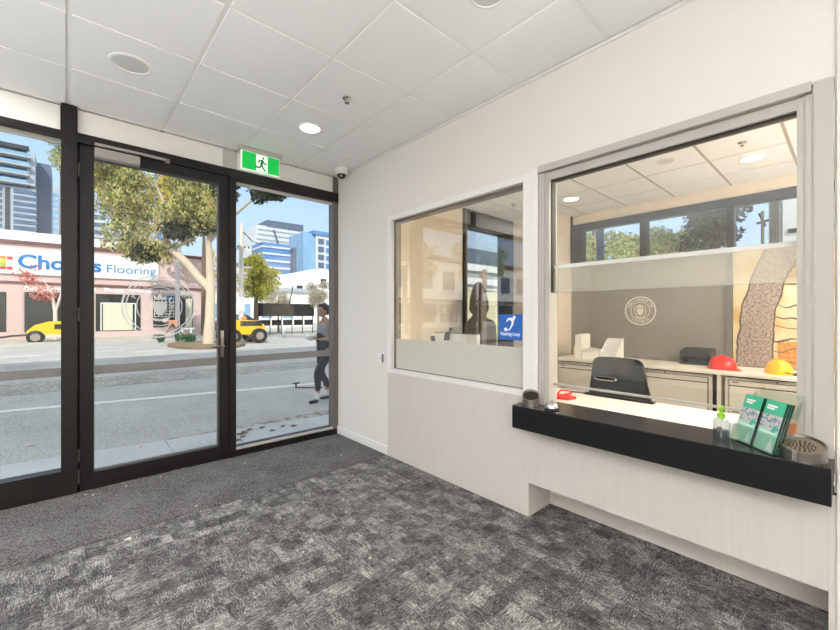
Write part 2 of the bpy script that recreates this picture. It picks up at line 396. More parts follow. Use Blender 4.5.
# ceiling tiles: lay-in tiles with a recessed bar grid
GX, GY = -2.287, -.664
def tiled(name, x0, x1, y0, y1, gx, gy, bm_='tbar'):
    mb = MB(); bars = MB(); g = .013
    xs = sorted([gx + .6*i for i in range(-12, 14) if x0 < gx+.6*i < x1]); ys = sorted([gy + .6*i for i in range(-14, 14) if y0 < gy+.6*i < y1])
    ex = [x0]+xs+[x1]; ey = [y0]+ys+[y1]
    for a, b in zip(ex, ex[1:]):
        for c, d in zip(ey, ey[1:]):
            mb.box(a+(g if a != x0 else .02), b-(g if b != x1 else .02), c+(g if c != y0 else .02), d-(g if d != y1 else .02), H, H+.02)
    bars.box(x0, x1, y0, y1, H+.0065, H+.03)
    o = struct(mb.done(name, 'ceil')); o2 = struct(bars.done('ceiling_grid', bm_, o)); return o
tiled('ceiling', XL, 0, YB, 0, GX, GY)
struct(B(XL-.2, 4.0, YB-.2, .05, H+.12, H+.3).done('ceiling_slab', 'wall'))

# right wall (plane x = 0) around its two openings
wb = MB()
wb.box(0, .12, -1.02, 0, 0, H+.1); wb.box(0, .12, -2.53, -1.02, 0, .80); wb.box(0, .12, -2.53, -1.02, 2.285, H+.1)
wb.box(0, .12, -2.64, -2.53, .63, H+.1); wb.box(0, .12, -3.94, -2.64, 2.30, H+.1); wb.box(0, .12, YB, -3.9465, 0, H+.1); wb.box(0, .12, -3.9465, -3.94, .63, H+.1)
struct(wb.done('wall_right', 'wall'))
struct(B(-.014, 0, -.985, -.012, 0, .085, bev=.004).done('baseboard_right', 'trimw'))
struct(B(-.016, 0, YB, -3.955, 0, .085, bev=.004).done('baseboard_lobby', 'trimw'))
struct(B(-.02, .0, -.012, -.0, .0, H-.02).done('trim_1', 'trimw'))
struct(B(-.012, .0, YB, 0, H-.02, H).done('trim_2', 'trimw'))
# cladding below the windows
struct(B(-.006, .0, -2.537, -.992, .0, .802).done('wall_right_cladding', 'lam'))
cp = MB(); cp.box(-.006, .012, -3.923, -2.537, .226, .6225); cp.box(.012, .27, -3.923, -2.52, .226, .25)
cp.box(.27, .289, -3.923, -2.52, 0, .3); cp.box(-.006, .29, -3.9462, -3.9232, 0, .6225); cp.box(.0005, .29, -2.5365, -2.52, 0, .63)
struct(cp.done('wall_right_kickspace', 'lam'))
struct(B(-.014, .0, -3.985, -3.9465, .0, H-.02).done('trim_3', 'wall'))
struct(B(XL-.15, XL, YB, .1, 0, H+.1).done('wall_left', 'wall'))
struct(B(XL-.15, .12, YB-.15, YB, 0, H+.1).done('wall_back', 'wall'))

# ------------------------------------------------------------------ glass shopfront (plane y = 0)
def pane(mb, x0, x1, z0, z1, y=.0): return mb.box(x0, x1, y-.004, y+.004, z0, z1)
# left fixed pane
w1 = struct_root('window_1', (-3.3, 0, 0))
f = MB(); f.box(-4.3, -2.326, -.06, .05, 0, .185); f.box(-4.3, -2.326, -.06, .05, 2.668, 2.716); f.box(-4.4, -4.3, -.06, .06, 0, H); f.box(-2.326, -2.236, -.075, .06, 0, H)
f.box(-4.3, -2.326, -.062, -.058, .165, .172)
f.done('window_frame', 'black', w1)
pane(MB(), -4.3, -2.326, .185, 2.668).done('glass_pane', 'glass', w1)
B(-4.3, -2.326, .05, .13, .10, .155).done('outer_sill', 'paver', w1)
B(-4.3, -2.326, .004, .03, 2.635, 2.668).done('head_trim', 'alum', w1)
B(-4.3, -2.327, -.0075, -.0045, .885, .95).done('safety_stripe', 'stripe', w1)
B(-4.3, -2.33, -.045, -.02, 2.716, H-.012).done('bulkhead_panel', 'cream', w1)
struct(B(XL, -4.4, -.1, .1, 0, H+.1).done('wall_front', 'wall'))
# door leaf
d1 = struct_root('door_1', (-1.69, 0, 0))
f = MB(); f.box(-2.222, -2.141, -.045, .045, .012, 2.648, bev=.003); f.box(-1.242, -1.158, -.045, .045, .012, 2.648, bev=.003)
f.box(-2.141, -1.242, -.045, .045, .012, .128, bev=.003); f.box(-2.141, -1.242, -.045, .045, 2.565, 2.648, bev=.003)
f.done('door_frame', 'black', d1)
pane(MB(), -2.141, -1.242, .128, 2.565).done('door_glass', 'glass', d1)
fb = MB(); fb.box(-2.141, -2.134, -.02, -.005, .128, 2.565); fb.box(-1.25, -1.242, -.02, -.005, .128, 2.565); fb.box(-2.141, -1.242, -.02, -.005, .128, .136)
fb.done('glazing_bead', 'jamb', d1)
B(-2.13, -1.25, -.0075, -.0045, .88, .95).done('safety_stripe', 'stripe', d1)
h = MB(); h.box(-1.232, -1.206, -.055, -.045, .955, 1.2, bev=.003); h.tube([(-1.219,-.05,1.06), (-1.219,-.105,1.06), (-1.235,-.115,1.06), (-1.33,-.115,1.058)], .010, 10)
h.tube([(-1.219,-.046,1.13), (-1.219,-.062,1.13)], .013, 12)
h.done('door_handle', 'steel', d1, smooth=True)
c = MB(); c.box(-2.135, -1.85, -.105, -.045, 2.56, 2.632, bev=.004); c.done('door_closer', 'closer', d1)
c = MB(); c.box(-2.135, -1.64, -.085, -.06, 2.652, 2.674, bev=.003); c.box(-1.67, -1.64, -.085, -.045, 2.64, 2.674); c.done('closer_arm', 'closer', d1)
hg = MB()
for z in (.12, .28, 1.35, 2.45): hg.tube([(-2.229,-.052,z-.05), (-2.229,-.052,z+.05)], .007, 8)
hg.done('hinge', 'alumd', d1)
# circular crest on the door glass: rings and fine lettering
dc = MB(); cx, cz = -1.70, 1.42
def ring(mb, c, r0, r1, ex, ey, off, seg=64):
    """flat washer around c in the plane ex, ey"""
    c = Vector(c); ex = Vector(ex); ey = Vector(ey); off = Vector(off)
    vs = [[mb.bm.verts.new(c + r*(math.cos(2*PI*k/seg)*ex + math.sin(2*PI*k/seg)*ey) + o*off) for k in range(seg)] for r, o in ((r0,0),(r1,0),(r1,1),(r0,1))]
    for a in range(4):
        p, q = vs[a], vs[(a+1) % 4]
        for k in range(seg): mb.bm.faces.new((p[k], p[(k+1) % seg], q[(k+1) % seg], q[k]))
    return mb
def arc_text(mb, s, c, r, h, ex, ey, mid, span, flip=False, depth=.002):
    """letters set around a circle: mid = angle of the middle of the word, span = its total angle"""
    c = Vector(c); ex = Vector(ex); ey = Vector(ey); n = len(s)
    for i, ch in enumerate(s):
        if ch == ' ': continue
        a = mid + (span*(.5-(i+.5)/n))*(-1 if flip else 1)
        rad = math.cos(a)*ex + math.sin(a)*ey; tan = math.sin(a)*ex - math.cos(a)*ey
        up = rad
        if flip: up, tan = -rad, -tan
        me = text_mesh(ch, None, h, depth); w = max(v.co.x for v in me.vertices)
        mb.mesh(me, basis(c + rad*r - tan*w/2 - up*h/2, tan, up)); bpy.data.meshes.remove(me)
    return mb
ctr = (cx, -.006, cz)
for r0, r1 in ((.254,.268), (.230,.240), (.160,.168)): ring(dc, ctr, r0, r1, (1,0,0), (0,0,1), (0,-.0015,0))
arc_text(dc, 'PARLIAMENT OF', ctr, .198, .036, (1,0,0), (0,0,1), PI/2, 2.5, depth=.0015)
arc_text(dc, 'VICTORIA', ctr, .198, .036, (1,0,0), (0,0,1), -PI/2, 1.5, True, depth=.0015)
def crest(mb, c, k, ex, ey, off):
    """shield with crown-like top, leaf sprays and a ribbon, k = half size"""
    c = Vector(c); ex = Vector(ex); ey = Vector(ey)
    P = lambda x, y: c + k*(x*ex + y*ey)
    mb.prism([P(*p) for p in ((-.36,.3),(.36,.3),(.36,-.12),(.2,-.42),(0,-.58),(-.2,-.42),(-.36,-.12))], off)
    mb.prism([P(*p) for p in ((-.3,.4),(.3,.4),(.36,.74),(.15,.56),(0,.84),(-.15,.56),(-.36,.74))], off)
    for sx in (-1, 1):
        for q in range(5):
            a = -.9 + q*.42; x, y = sx*.62*math.cos(a*.75), .62*math.sin(a)
            mb.prism([P(x-.09*sx, y-.09), P(x+.05*sx, y-.02), P(x+.1*sx, y+.14), P(x-.05*sx, y+.05)], off)
    mb.prism([P(*p) for p in ((-.5,-.66),(-.2,-.74),(0,-.77),(.2,-.74),(.5,-.66),(.5,-.8),(.2,-.9),(0,-.92),(-.2,-.9),(-.5,-.8))], off)
    return mb
crest(dc, ctr, .14, (1,0,0), (0,0,1), (0,-.0015,0))
dc.done('crest_decal', 'decal', d1)
# transom over door and side pane, mullion
tr = MB(); tr.box(-2.236, -1.158, -.065, .06, 2.652, 2.724); tr.box(-1.158, 0, -.065, .06, 2.622, 2.726); tr.box(-1.158, -1.1, -.065, .06, 0, 2.63); tr.box(-2.236, -1.158, -.045, .05, 0, .011)
tr.box(-4.4, 0, -.019, .05, 2.72, H+.11); tr.box(-2.25, -2.205, .0, .05, 0, 2.7); struct(tr.done('trim_4', 'black'))
struct(B(-2.232, -.062, -.045, -.02, 2.724, H-.012).done('wall_bulkhead', 'cream'))
struct(B(-1.21, -1.085, -.049, -.045, 2.726, H-.012).done('wall_bulkhead_joint', 'alum'))
# side pane
w2 = struct_root('window_2', (-.58, 0, 0))
f = MB(); f.box(-1.1, -.0, -.06, .05, 0, .062); f.box(-1.1, -.059, -.02, .05, .062, .085); f.done('window_frame', 'black', w2)
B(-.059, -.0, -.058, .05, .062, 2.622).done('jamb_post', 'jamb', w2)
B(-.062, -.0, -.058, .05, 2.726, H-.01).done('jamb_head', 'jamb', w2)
B(-1.1, -.059, -.05, -.02, .062, .082).done('inner_sill', 'alum', w2)
pane(MB(), -1.1, -.059, .085, 2.622, .012).done('glass_pane', 'glass', w2)
B(-1.1, -.059, -.03, -.005, 2.592, 2.62).done('head_trim', 'alum', w2)
B(-1.1, -.06, .0045, .0075, .88, .95).done('safety_stripe', 'stripe', w2)

# ------------------------------------------------------------------ windows in the right wall
w3 = struct_root('window_3', (0, -1.77, .8))
f = MB()
f.box(-.012, .03, -1.045, -.989, .80, 2.29); f.box(-.012, .03, -2.56, -2.497, .80, 2.29); f.box(-.012, .03, -2.497, -1.045, 2.243, 2.29); f.box(-.012, .03, -2.497, -1.045, .80, .838)
f.done('window_frame', 'trimw', w3)
f = MB(); f.box(.03, .09, -1.075, -1.03, .83, 2.25); f.box(.03, .10, -2.51, -2.497, .83, 2.25); f.box(.03, .10, -2.5, -1.06, 2.225, 2.25); f.box(.03, .10, -2.5, -1.06, .82, .845); f.done('window_reveal', 'alumd', w3)
B(.036, .042, -2.497, -1.07, .845, 2.235).done('glass_pane', glass_mat('reflective_inner_glass', (252,253,252), .13, .55), w3)
B(.032, .035, -2.496, -1.072, .845, 1.122).done('frosted_film', 'frost', w3)
B(-.018, .0, -2.612, -2.562, .60, 2.30, bev=.003).done('cover_strip', 'trimw', w3)

w4 = struct_root('window_4', (0, -3.25, .77))
f = MB()
f.box(-.03, .03, -3.875, -2.618, 2.266, 2.306); f.box(-.014, .03, -2.655, -2.618, .768, 2.262)
f.box(-.014, .03, -3.938, -3.88, .768, 2.306); f.box(-.006, .03, -3.88, -3.855, .768, 2.262)
f.done('window_frame', 'alum', w4)
f = MB(); f.box(.0, .1, -2.682, -2.655, .768, 2.262); f.box(.0, .1, -3.855, -3.83, .768, 2.262); f.box(.004, .1, -3.855, -2.655, 2.215, 2.262); f.done('window_track', 'alum', w4)
f = MB(); f.box(.025, .075, -2.688, -2.682, 1.49, 2.215); f.box(.025, .075, -3.83, -2.682, 2.208, 2.216); f.done('track_seal', 'blackp', w4)
B(.036, .042, -3.83, -2.683, 1.49, 2.21).done('upper_pane', 'glassin', w4)
B(.056, .062, -3.83, -2.683, .905, 1.66).done('lower_pane', 'glassin', w4)
B(.05, .066, -3.83, -2.683, 1.645, 1.668).done('sash_rail', 'trimw', w4)
B(.052, .066, -3.83, -2.683, .893, .905).done('sash_edge', 'alum', w4)
B(.034, .044, -3.83, -2.683, 1.487, 1.491).done('pane_edge', 'acrylic', w4)
B(.0425, .0435, -3.83, -2.683, 1.491, 1.645).done('overlap_film', glass_mat('hazy_film', (255,255,255), .04, .4, .1, .2, (214,208,196)), w4)  # paler band of doubled pane reflection, put in as a translucent sheet

# hearing loop sign on the glass
hs = thing('hearing_loop_sign', 'square blue hearing loop sign with white ear symbol on left window glass', 'sign', (.029, -2.37, 1.17))
B(.029, .0315, -2.462, -2.273, 1.17, 1.35).done('panel', 'blue', hs)
sy = MB(); Y0, Z0 = -2.273, 1.17
def yz(a, b): return (.029, Y0-a*.189, Z0+b*.18)
def strip(mb, pts, w, xoff=-.0012, k=1.):
    """flat ribbon with width list w along sign coordinates"""
    n = len(pts); L_, R_ = [], []
    for i, p in enumerate(pts):
        a = pts[max(i-1,0)]; b = pts[min(i+1,n-1)]; dx, dy = b[0]-a[0], b[1]-a[1]; l = math.hypot(dx, dy); nx, ny = -dy/l, dx/l
        L_.append((p[0]+nx*w[i], p[1]+ny*w[i])); R_.append((p[0]-nx*w[i], p[1]-ny*w[i]))
    for i in range(n-1):
        mb.prism([yz(*q) for q in (L_[i], L_[i+1], R_[i+1], R_[i])], (xoff, 0, 0))
strip(sy, [(.26,.36),(.33,.46)], [.07,.06])
strip(sy, [(.38,.40),(.45,.39),(.50,.46),(.55,.55),(.60,.64),(.60,.74),(.54,.82),(.46,.83),(.38,.79),(.33,.70)], [.018,.022,.026,.03,.04,.06,.06,.045,.035,.012])
strip(sy, [(.62,.80),(.70,.93)], [.055,.055])
lettering(sy, 'Hearing Loop', (.029, -2.286, 1.192), (0,-1,0), (0,0,1), .16, .034, .002, .012)
sy.done('symbol_and_lettering', 'whitei', hs)
# door release switch
sw = thing('wall_switch', 'small white square door release switch on the wall left of window', 'switch', (0, -.875, .925))
B(-.01, 0, -.915, -.835, .885, .965, bev=.003).done('plate', 'white', sw)
B(-.018, -.01, -.925, -.908, .885, .963, bev=.002).done('side_block', 'alumd', sw)
B(-.014, -.01, -.882, -.868, .912, .93).done('button', 'alum', sw)

# ------------------------------------------------------------------ counter
ct = thing('service_counter', 'long black laminate service counter ledge below the service window', 'counter', (0, -3.23, .62))
B(-.165, .0, -3.936, -2.516, .623, .764, bev=.002).done('counter_front', 'counter', ct)
k = MB(); k.box(-.166, .134, -3.9365, -2.5155, .764, .768); k.box(.0, .134, -3.936, -2.645, .64, .764); k.done('counter_top', 'ctop', ct)
B(-.1655, .03, -3.913, -3.911, .7681, .7686).done('joint_strip', 'blackp', ct)
Z = .768
# left speaker pod
def pod(name, label, loc, r, hl, hh, face, holes, tilt_dir, grp=None):
    """round pod with a slanted, slightly sunken speaker face"""
    t = thing(name, label, 'speaker', loc)
    x0, y0, z0 = loc; seg = 40; td = Vector(tilt_dir).normalized(); mb = MB()
    def top(p, rr):
        return z0 + (hl+hh)/2 - (hh-hl)/2*(Vector(p).dot(td)/r)
    def rng(rr, zf, sh=0): 
        out = []
        for q in range(seg):
            p = Vector((rr*math.cos(2*PI*q/seg), rr*math.sin(2*PI*q/seg))); zz = zf(p)
            s_ = -td*sh*(zz-z0)
            out.append(mb.bm.verts.new((x0+p.x+s_.x, y0+p.y+s_.y, zz)))
        return out
    A = rng(r, lambda p: z0); Bt = rng(r, lambda p: top(p, r)); Ci = rng(r*.93, lambda p: top(p, r)+.001); D = rng(r*.91, lambda p: top(p, r)-.012)
    for a, b in ((A,Bt),(Bt,Ci),(Ci,D)):
        for q in range(seg): mb.bm.faces.new((a[q], a[(q+1) % seg], b[(q+1) % seg], b[q]))
    mb.bm.faces.new(A[::-1]); mb.done('housing', 'steel', t, smooth=True)
    fm = MB(); 
    vs = [fm.bm.verts.new((x0+r*.915*math.cos(2*PI*q/seg), y0+r*.915*math.sin(2*PI*q/seg), top((r*.915*math.cos(2*PI*q/seg), r*.915*math.sin(2*PI*q/seg)), r)-.010)) for q in range(seg)]
    vb = [fm.bm.verts.new(v.co - Vector((0,0,.004))) for v in vs]
    fm.bm.faces.new(vs); fm.bm.faces.new(vb[::-1])
    for q in range(seg): fm.bm.faces.new((vs[q], vs[(q+1) % seg], vb[(q+1) % seg], vb[q]))
    fm.done('speaker_face', face, t)
    if holes:
        hm = MB()
        for rr, n in ((.1,4),(.24,8),(.38,12),(.52,16)):
            for q in range(n):
                a = 2*PI*q/n + rr*5; p = (rr*r*math.cos(a), rr*r*math.sin(a)); zz = top(p, r)-.0098
                slope = (hh-hl)/2/r
                nrm = Vector((td.x*slope, td.y*slope, 1)).normalized()
                hm.tube([Vector((x0+p[0], y0+p[1], zz)), Vector((x0+p[0], y0+p[1], zz))+nrm*.0012], .0034, 8)
        hm.done('sound_holes', 'hole', t)
    return t
pod('counter_speaker', 'round steel speaker pod with dark slanted face at left end of black counter', (-.068, -2.592, Z), .052, .034, .090, 'dkface', False, (-.85,-.5))
p2 = pod('counter_speaker', 'round steel speaker pod with perforated tan face beside the right window jamb', (-.085, -3.852, Z), .073, .036, .078, 'spkface', True, (-1,-.08))
B(-.163, -.1605, -3.842, -3.828, Z+.004, Z+.045).done('front_tab', 'chrome', p2)
# service bell
sb = thing('service_bell', 'small chrome service bell on the black counter beside left speaker', 'bell', (-.088, -2.752, Z))
MB().lathe([(.043,0),(.046,.006),(.044,.012),(.036,.013)], T(-.088,-2.752,Z), 28).done('bell_base', 'blackp', sb, smooth=True)
MB().lathe([(.040,.013),(.0395,.018),(.035,.032),(.025,.043),(.012,.048),(.003,.049)], T(-.088,-2.752,Z), 28).done('bell_dome', 'chrome', sb, smooth=True)
MB().lathe([(.004,.048),(.004,.056),(.007,.058),(.006,.062),(.002,.063)], T(-.088,-2.752,Z), 14).done('plunger', 'chrome', sb, smooth=True)
# hand sanitiser
hz = thing('sanitiser_bottle', 'clear sanitiser bottle with lime green pump on the black counter', 'bottle', (-.045, -3.580, Z))
MB().lathe([(.028,0),(.032,.003),(.033,.01),(.033,.078),(.030,.09),(.018,.1),(.013,.104),(.013,.112)], T(-.045,-3.58,Z), 24).done('bottle_body', 'gel', hz, smooth=True)
MB().lathe([(.030,.004),(.030,.046)], T(-.045,-3.58,Z), 24).done('gel_fill', glass_mat('gel_fill', (206,214,220), .05, .5), hz, smooth=True)
m = MB(); m.lathe([(.016,.104),(.016,.122),(.008,.124),(.007,.142),(.012,.143),(.012,.156)], T(-.045,-3.58,Z), 18)
m.box(-.088, -.04, -3.586, -3.57, Z+.148, Z+.157, bev=.002); m.done('pump_head', 'pump', hz, smooth=True)
m = MB(); m.box(-.0790, -.0778, -3.588, -3.572, Z+.045, Z+.068); m.done('bottle_label', 'alumd', hz)
m = MB(); m.tube([(-.045,-3.58,Z+.012), (-.045,-3.58,Z+.104)], .003, 8); m.done('dip_tube', 'white', hz)
# brochure holder, turned 45 degrees towards the entrance
nrm = Vector((-.707,.707,0)); ux = Vector((-.707,-.707,0)); O = Vector((.012, -3.603, Z))    # front edge runs from O along ux
def HP(a, bck, z): return O + ux*a - nrm*bck + Vector((0,0,z))
LEAN = .30
def lean(a, bck, z): return HP(a, bck + z*LEAN, z)
bh = thing('brochure_holder', 'clear acrylic two pocket brochure holder on black counter beside the sanitiser', 'holder', tuple(HP(.12,.04,0)))
W_ = .236
def sheet(mb, q, t):
    q = [Vector(v) for v in q]; n = (q[1]-q[0]).cross(q[3]-q[0]).normalized()
    mb.prism(q, n*t); return mb
m = MB(); sheet(m, [HP(0,0,.001), HP(W_,0,.001), HP(W_,.075,.001), HP(0,.075,.001)], .003); m.done('base_plate', 'acrylic', bh)
m = MB(); sheet(m, [lean(0,.052,.004), lean(W_,.052,.004), lean(W_,.052,.245), lean(0,.052,.245)], .003); m.done('back_panel', 'acrylic', bh)
m = MB(); sheet(m, [HP(0,.0,.004), HP(W_,.0,.004), lean(W_,.0,.075), lean(0,.0,.075)], .003); m.done('front_lip', 'acrylic', bh)
for a in (0.0015, W_-.0015):
    m = MB(); m.prism([HP(a-.0015,0,.004), HP(a-.0015,.072,.004), lean(a-.0015,.05,.22), lean(a-.0015,.044,.22), lean(a-.0015,.0,.075)], ux*.003); m.done('side_panel', 'acrylic', bh)
m = MB(); m.prism([HP(.1165,.004,.004), HP(.1165,.07,.004), lean(.1165,.04,.11), lean(.1165,.0,.075)], ux*.003); m.done('divider', 'acrylic', bh)
# brochures: four in each pocket
def brochure(a0, bck, label, zt):
    t = thing('brochure', label, 'brochure', tuple(lean(a0+.05, bck, .006)), 'green brochures in the counter holder')
    w, hgt = .098, zt
    m = MB(); sheet(m, [lean(a0,bck,.006), lean(a0+w,bck,.006), lean(a0+w,bck,hgt), lean(a0,bck,hgt)], -.0095)
    m.done('pages', 'greend', t)
    def band(nm, mt, z0, z1, i0=0., i1=1., off=.0003):
        q = MB(); sheet(q, [lean(a0+w*i0,bck-off,.006+(hgt-.006)*z0), lean(a0+w*i1,bck-off,.006+(hgt-.006)*z0), lean(a0+w*i1,bck-off,.006+(hgt-.006)*z1), lean(a0+w*i0,bck-off,.006+(hgt-.006)*z1)], .0004)
        return q.done(nm, mt, t)
    band('cover_title_band', 'green', .72, 1.); band('cover_photo', 'coverp', .43, .72); band('cover_text_band', 'greenl', 0, .43)
    for nm_, z0, z1, i0, i1 in (('cover_title_line',.87,.91,.12,.62), ('cover_title_line',.82,.855,.12,.5), ('cover_tagline',.36,.385,.08,.9)):
        band(nm_, 'whitei', z0, z1, i0, i1, .001)
    q = MB(); q.prism([lean(a0+w*.62,bck-.001,.012), lean(a0+w*.92,bck-.001,.012), lean(a0+w*.77,bck-.001,.06)], nrm*.0004); q.done('cover_triangle', 'whitei', t)
    q = MB(); q.prism([lean(a0+w*.62,bck-.001,.03+.06), lean(a0+w*.80,bck-.001,.02+.06), lean(a0+w*.9,bck-.001,.05+.06), lean(a0+w*.72,bck-.001,.055+.06)], nrm*.0004); q.done('cover_shape', 'green', t)
    return t
for side, a0 in (('left', .008), ('right', .124)):
    for q, b_ in enumerate((.006, .0175, .029)):
        nm = ('front', 'middle', 'rear')[q]
        brochure(a0, b_, '%s green brochure with group photo cover in the holder pocket %s' % (nm, 'beside the sanitiser bottle' if side == 'left' else 'beside the perforated speaker'), .212-.002*q)
# small white card behind the sanitiser
cd = MB(); cd.prism([(.03,-3.592,Z), (.02,-3.625,Z), (.045,-3.625,Z+.065), (.055,-3.592,Z+.065)], (.003,0,.001)); tag(cd.done('card', 'paper', org=(.03,-3.61,Z)), 'small white card leaning behind the sanitiser bottle', 'card')

# ------------------------------------------------------------------ office shell
XD = 3.72; XO = 3.62
struct(B(.29, XD, -5.4, -.13, -.1, 0).done('floor_office', 'matt'))
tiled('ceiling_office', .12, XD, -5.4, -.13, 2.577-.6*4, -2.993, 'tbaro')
struct(B(.12, 2.03, -.13, -.02, 0, H+.1).done('wall_office_front', 'wallo'))
struct(B(.122, .13, -1.0, -.13, 0, H).done('wall_office_inner', 'wallo'))
struct(B(3.29, XD, -.95, -.05, 0, H).done('wall_office_pilaster', 'wallo'))
struct(B(.12, XD+.2, -5.55, -5.4, 0, H+.1).done('wall_office_right', 'wallo'))
k = MB(); k.box(XD, XD+.15, -5.4, -.05, 0, 2.15); struct(k.done('wall_office_back', 'grey'))
struct(B(XD, XD+.15, -5.4, -.05, 2.775, H+.1).done('wall_office_head', 'wallo'))
struct(B(XD-.03, XD, -3.005, -2.94, .735, 2.15).done('trim_5', 'greyd'))
struct(B(XD-.05, XD+.02, -5.4, -.95, 2.125, 2.15).done('trim_6', 'trimw'))
w5 = struct_root('window_5', (XD, -3, 2.15))
f = MB(); f.box(XD-.02, XD+.1, -5.4, -.95, 2.665, 2.775); f.box(XD-.02, XD+.1, -5.4, -.95, 2.15, 2.17)
for a, b in ((-1.14,-.95), (-2.055,-1.965), (-3.015,-2.945), (-4.0,-3.93), (-5.4,-5.3)): f.box(XD-.02, XD+.1, a, b, 2.15, 2.775)
f.box(XD-.025, XD-.02, -5.4, -.95, 2.70, 2.712)
f.done('window_frame', 'black', w5)
B(XD+.04, XD+.046, -5.3, -1.1, 2.17, 2.665).done('glass_pane', 'glass', w5)
B(XD-.04, XD-.02, -.985, -.95, 2.15, H).done('blind_chain_post', 'black', w5)
w6 = struct_root('window_6', (2.66, -.1, 0))
f = MB(); f.box(2.03, 2.10, -.16, -.02, 0, H); f.box(3.02, 3.29, -.15, -.02, 0, H); f.box(2.1, 3.02, -.15, -.02, 2.645, H); f.box(2.1, 3.02, -.15, -.02, 0, .15)
f.done('window_frame', 'black', w6)
B(2.10, 3.02, -.09, -.084, .15, 2.645).done('glass_pane', 'glasstint', w6)
B(2.05, 2.09, -.175, -.16, .1, H-.01).done('side_rail', 'alumd', w6)

# head-and-shoulders cut-out standing before the office window
so = thing('silhouette_figure', 'dark head and shoulders silhouette cut-out before the far office window', 'cut-out', (2.02, -.5, 0))
pts = [(1.68,1.22),(1.72,1.25),(1.83,1.33),(1.845,1.355),(1.79,1.39),(1.77,1.43),(1.785,1.55),(1.82,1.66),(1.87,1.75),(1.92,1.80),(1.965,1.81),(2.02,1.79),(2.08,1.73),(2.13,1.64),(2.165,1.54),(2.18,1.44),(2.165,1.40),(2.12,1.365),(2.075,1.355),(2.08,1.33),(2.15,1.30),(2.26,1.27),(2.32,1.24),(2.345,1.2),(2.36,.9),(2.3,.0),(1.72,.0),(1.66,.9)]
MB().prism([(x, -.5, z) for x, z in pts], (0, .02, 0)).done('cutout_panel', 'sil', so)
B(2.0, 2.11, -.512, -.5, .02, 1.72).done('support_post', 'silp', so)  # lighter band within the figure, put in as a strip on its front
B(1.965, 1.985, -.508, -.5, .02, 1.79).done('dark_channel', 'gap', so)  # dark band within the figure, also an added strip

# ------------------------------------------------------------------ office furniture
dk = thing('reception_desk', 'white reception desk top behind the service window glass', 'desk', (.36, -2.5, 0))
B(.138, .60, -3.95, -1.02, .74, .768, bev=.003).done('desk_top', 'ivoryb', dk)
for y in (-1.1, -2.6, -3.88): B(.34, .56, y-.015, y+.015, 0, .74).done('leg', 'ivory', dk)
kb = thing('keyboard', 'slim black keyboard on the desk in front of the office chair', 'keyboard', (.53, -2.89, .768))
B(.505, .56, -3.125, -2.665, .7685, .780, bev=.003).done('keyboard_body', 'blackp', kb)
B(.512, .553, -3.115, -2.675, .780, .7815).done('keys', 'dkface', kb)
tag(MB().tube([(.50,-2.56,.774),(.53,-2.655,.774)], .006, 8).done('pen', 'alumd', org=(.515,-2.6,.768)), 'grey pen lying on desk beside the black keyboard', 'pen')
rl = thing('red_lanyard_card', 'red plastic tag lying on white desk behind the service bell', 'tag', (.26, -2.60, .768))
m = MB(); m.prism([(.19,-2.56,.7685),(.22,-2.70,.7685),(.30,-2.715,.7685),(.33,-2.64,.7685),(.30,-2.555,.7685),(.24,-2.53,.7685)], (0,0,.016)); m.done('tag_body', 'red', rl)
m = MB(); m.tube([(.30,-2.58,.79),(.38,-2.56,.80),(.42,-2.60,.795),(.36,-2.65,.79),(.30,-2.63,.789)], .006, 8); m.done('loop', 'red', rl)
ob = MB(); ob.obox(T(.235,-3.795,.803) @ Matrix.Rotation(.2,4,'Z'), .03, .045, .07, .002)
tag(ob.done('carton', 'orange', org=(.235,-3.795,.768)), 'small orange carton on the desk behind right speaker', 'carton')
ob = MB(); ob.obox(T(.21,-3.762,.796) @ Matrix.Rotation(.3,4,'Z'), .02, .03, .055, .002)
tag(ob.done('carton', 'papery', org=(.21,-3.762,.768)), 'small cream carton beside the orange carton on the desk', 'carton')
# office chair
ch = thing('office_chair', 'charcoal office chair with glossy shell back behind the reception desk', 'chair', (.98, -2.76, 0))
m = MB()
rows = []
prof = [(.50+.45*q/8, .268-.078*q/8) for q in range(9)] + [(.95+.06*math.sin(a), .19-.06*(1-math.cos(a))) for a in (.3,.6,.9,1.2,1.45)]
for z, hw in prof:
    s_ = (z-.5)/.51; row = []
    for j in range(11):
        v = -1 + 2*j/10
        row.append(m.bm.verts.new((.93 + .06*(1-v*v) - .05*s_, -2.755 - v*hw, z)))
    rows.append(row)
fs = []
for a, b in zip(rows, rows[1:]):
    for j in range(10):
        fs.append(m.bm.faces.new((a[j], a[j+1], b[j+1], b[j])))
r_ = bmesh.ops.extrude_face_region(m.bm, geom=fs)
for v in [g for g in r_['geom'] if isinstance(g, bmesh.types.BMVert)]: v.co.x += .022
m.done('shell_back', 'chair', ch, smooth=True)
m = MB(); path = []
for q in range(25):
    a = 2*PI*q/24; yy = .052*math.cos(a) + (.035 if math.cos(a) > 0 else -.035); path.append((.895, -2.66-yy, .838+.014*math.sin(a)))
m.tube(path, .005, 8, caps=False); m.done('handle_ring', 'chrome', ch, smooth=True)
m = MB(); m.box(.915, .932, -2.735, -2.585, .828, .848, bev=.006); m.done('handle_slot', 'hole', ch)
B(.95, 1.45, -3.0, -2.52, .44, .52, bev=.02).done('seat', 'chair', ch)
MB().tube([(1.2,-2.76,.1),(1.2,-2.76,.45)], .03, 12).done('gas_post', 'blackp', ch)
for q in range(5):
    a = q*2*PI/5; MB().tube([(1.2,-2.76,.1),(1.2+.28*math.cos(a),-2.76+.28*math.sin(a),.06),(1.2+.29*math.cos(a),-2.76+.29*math.sin(a),.0)], [.03,.02,.025], 8).done('leg', 'blackp', ch)
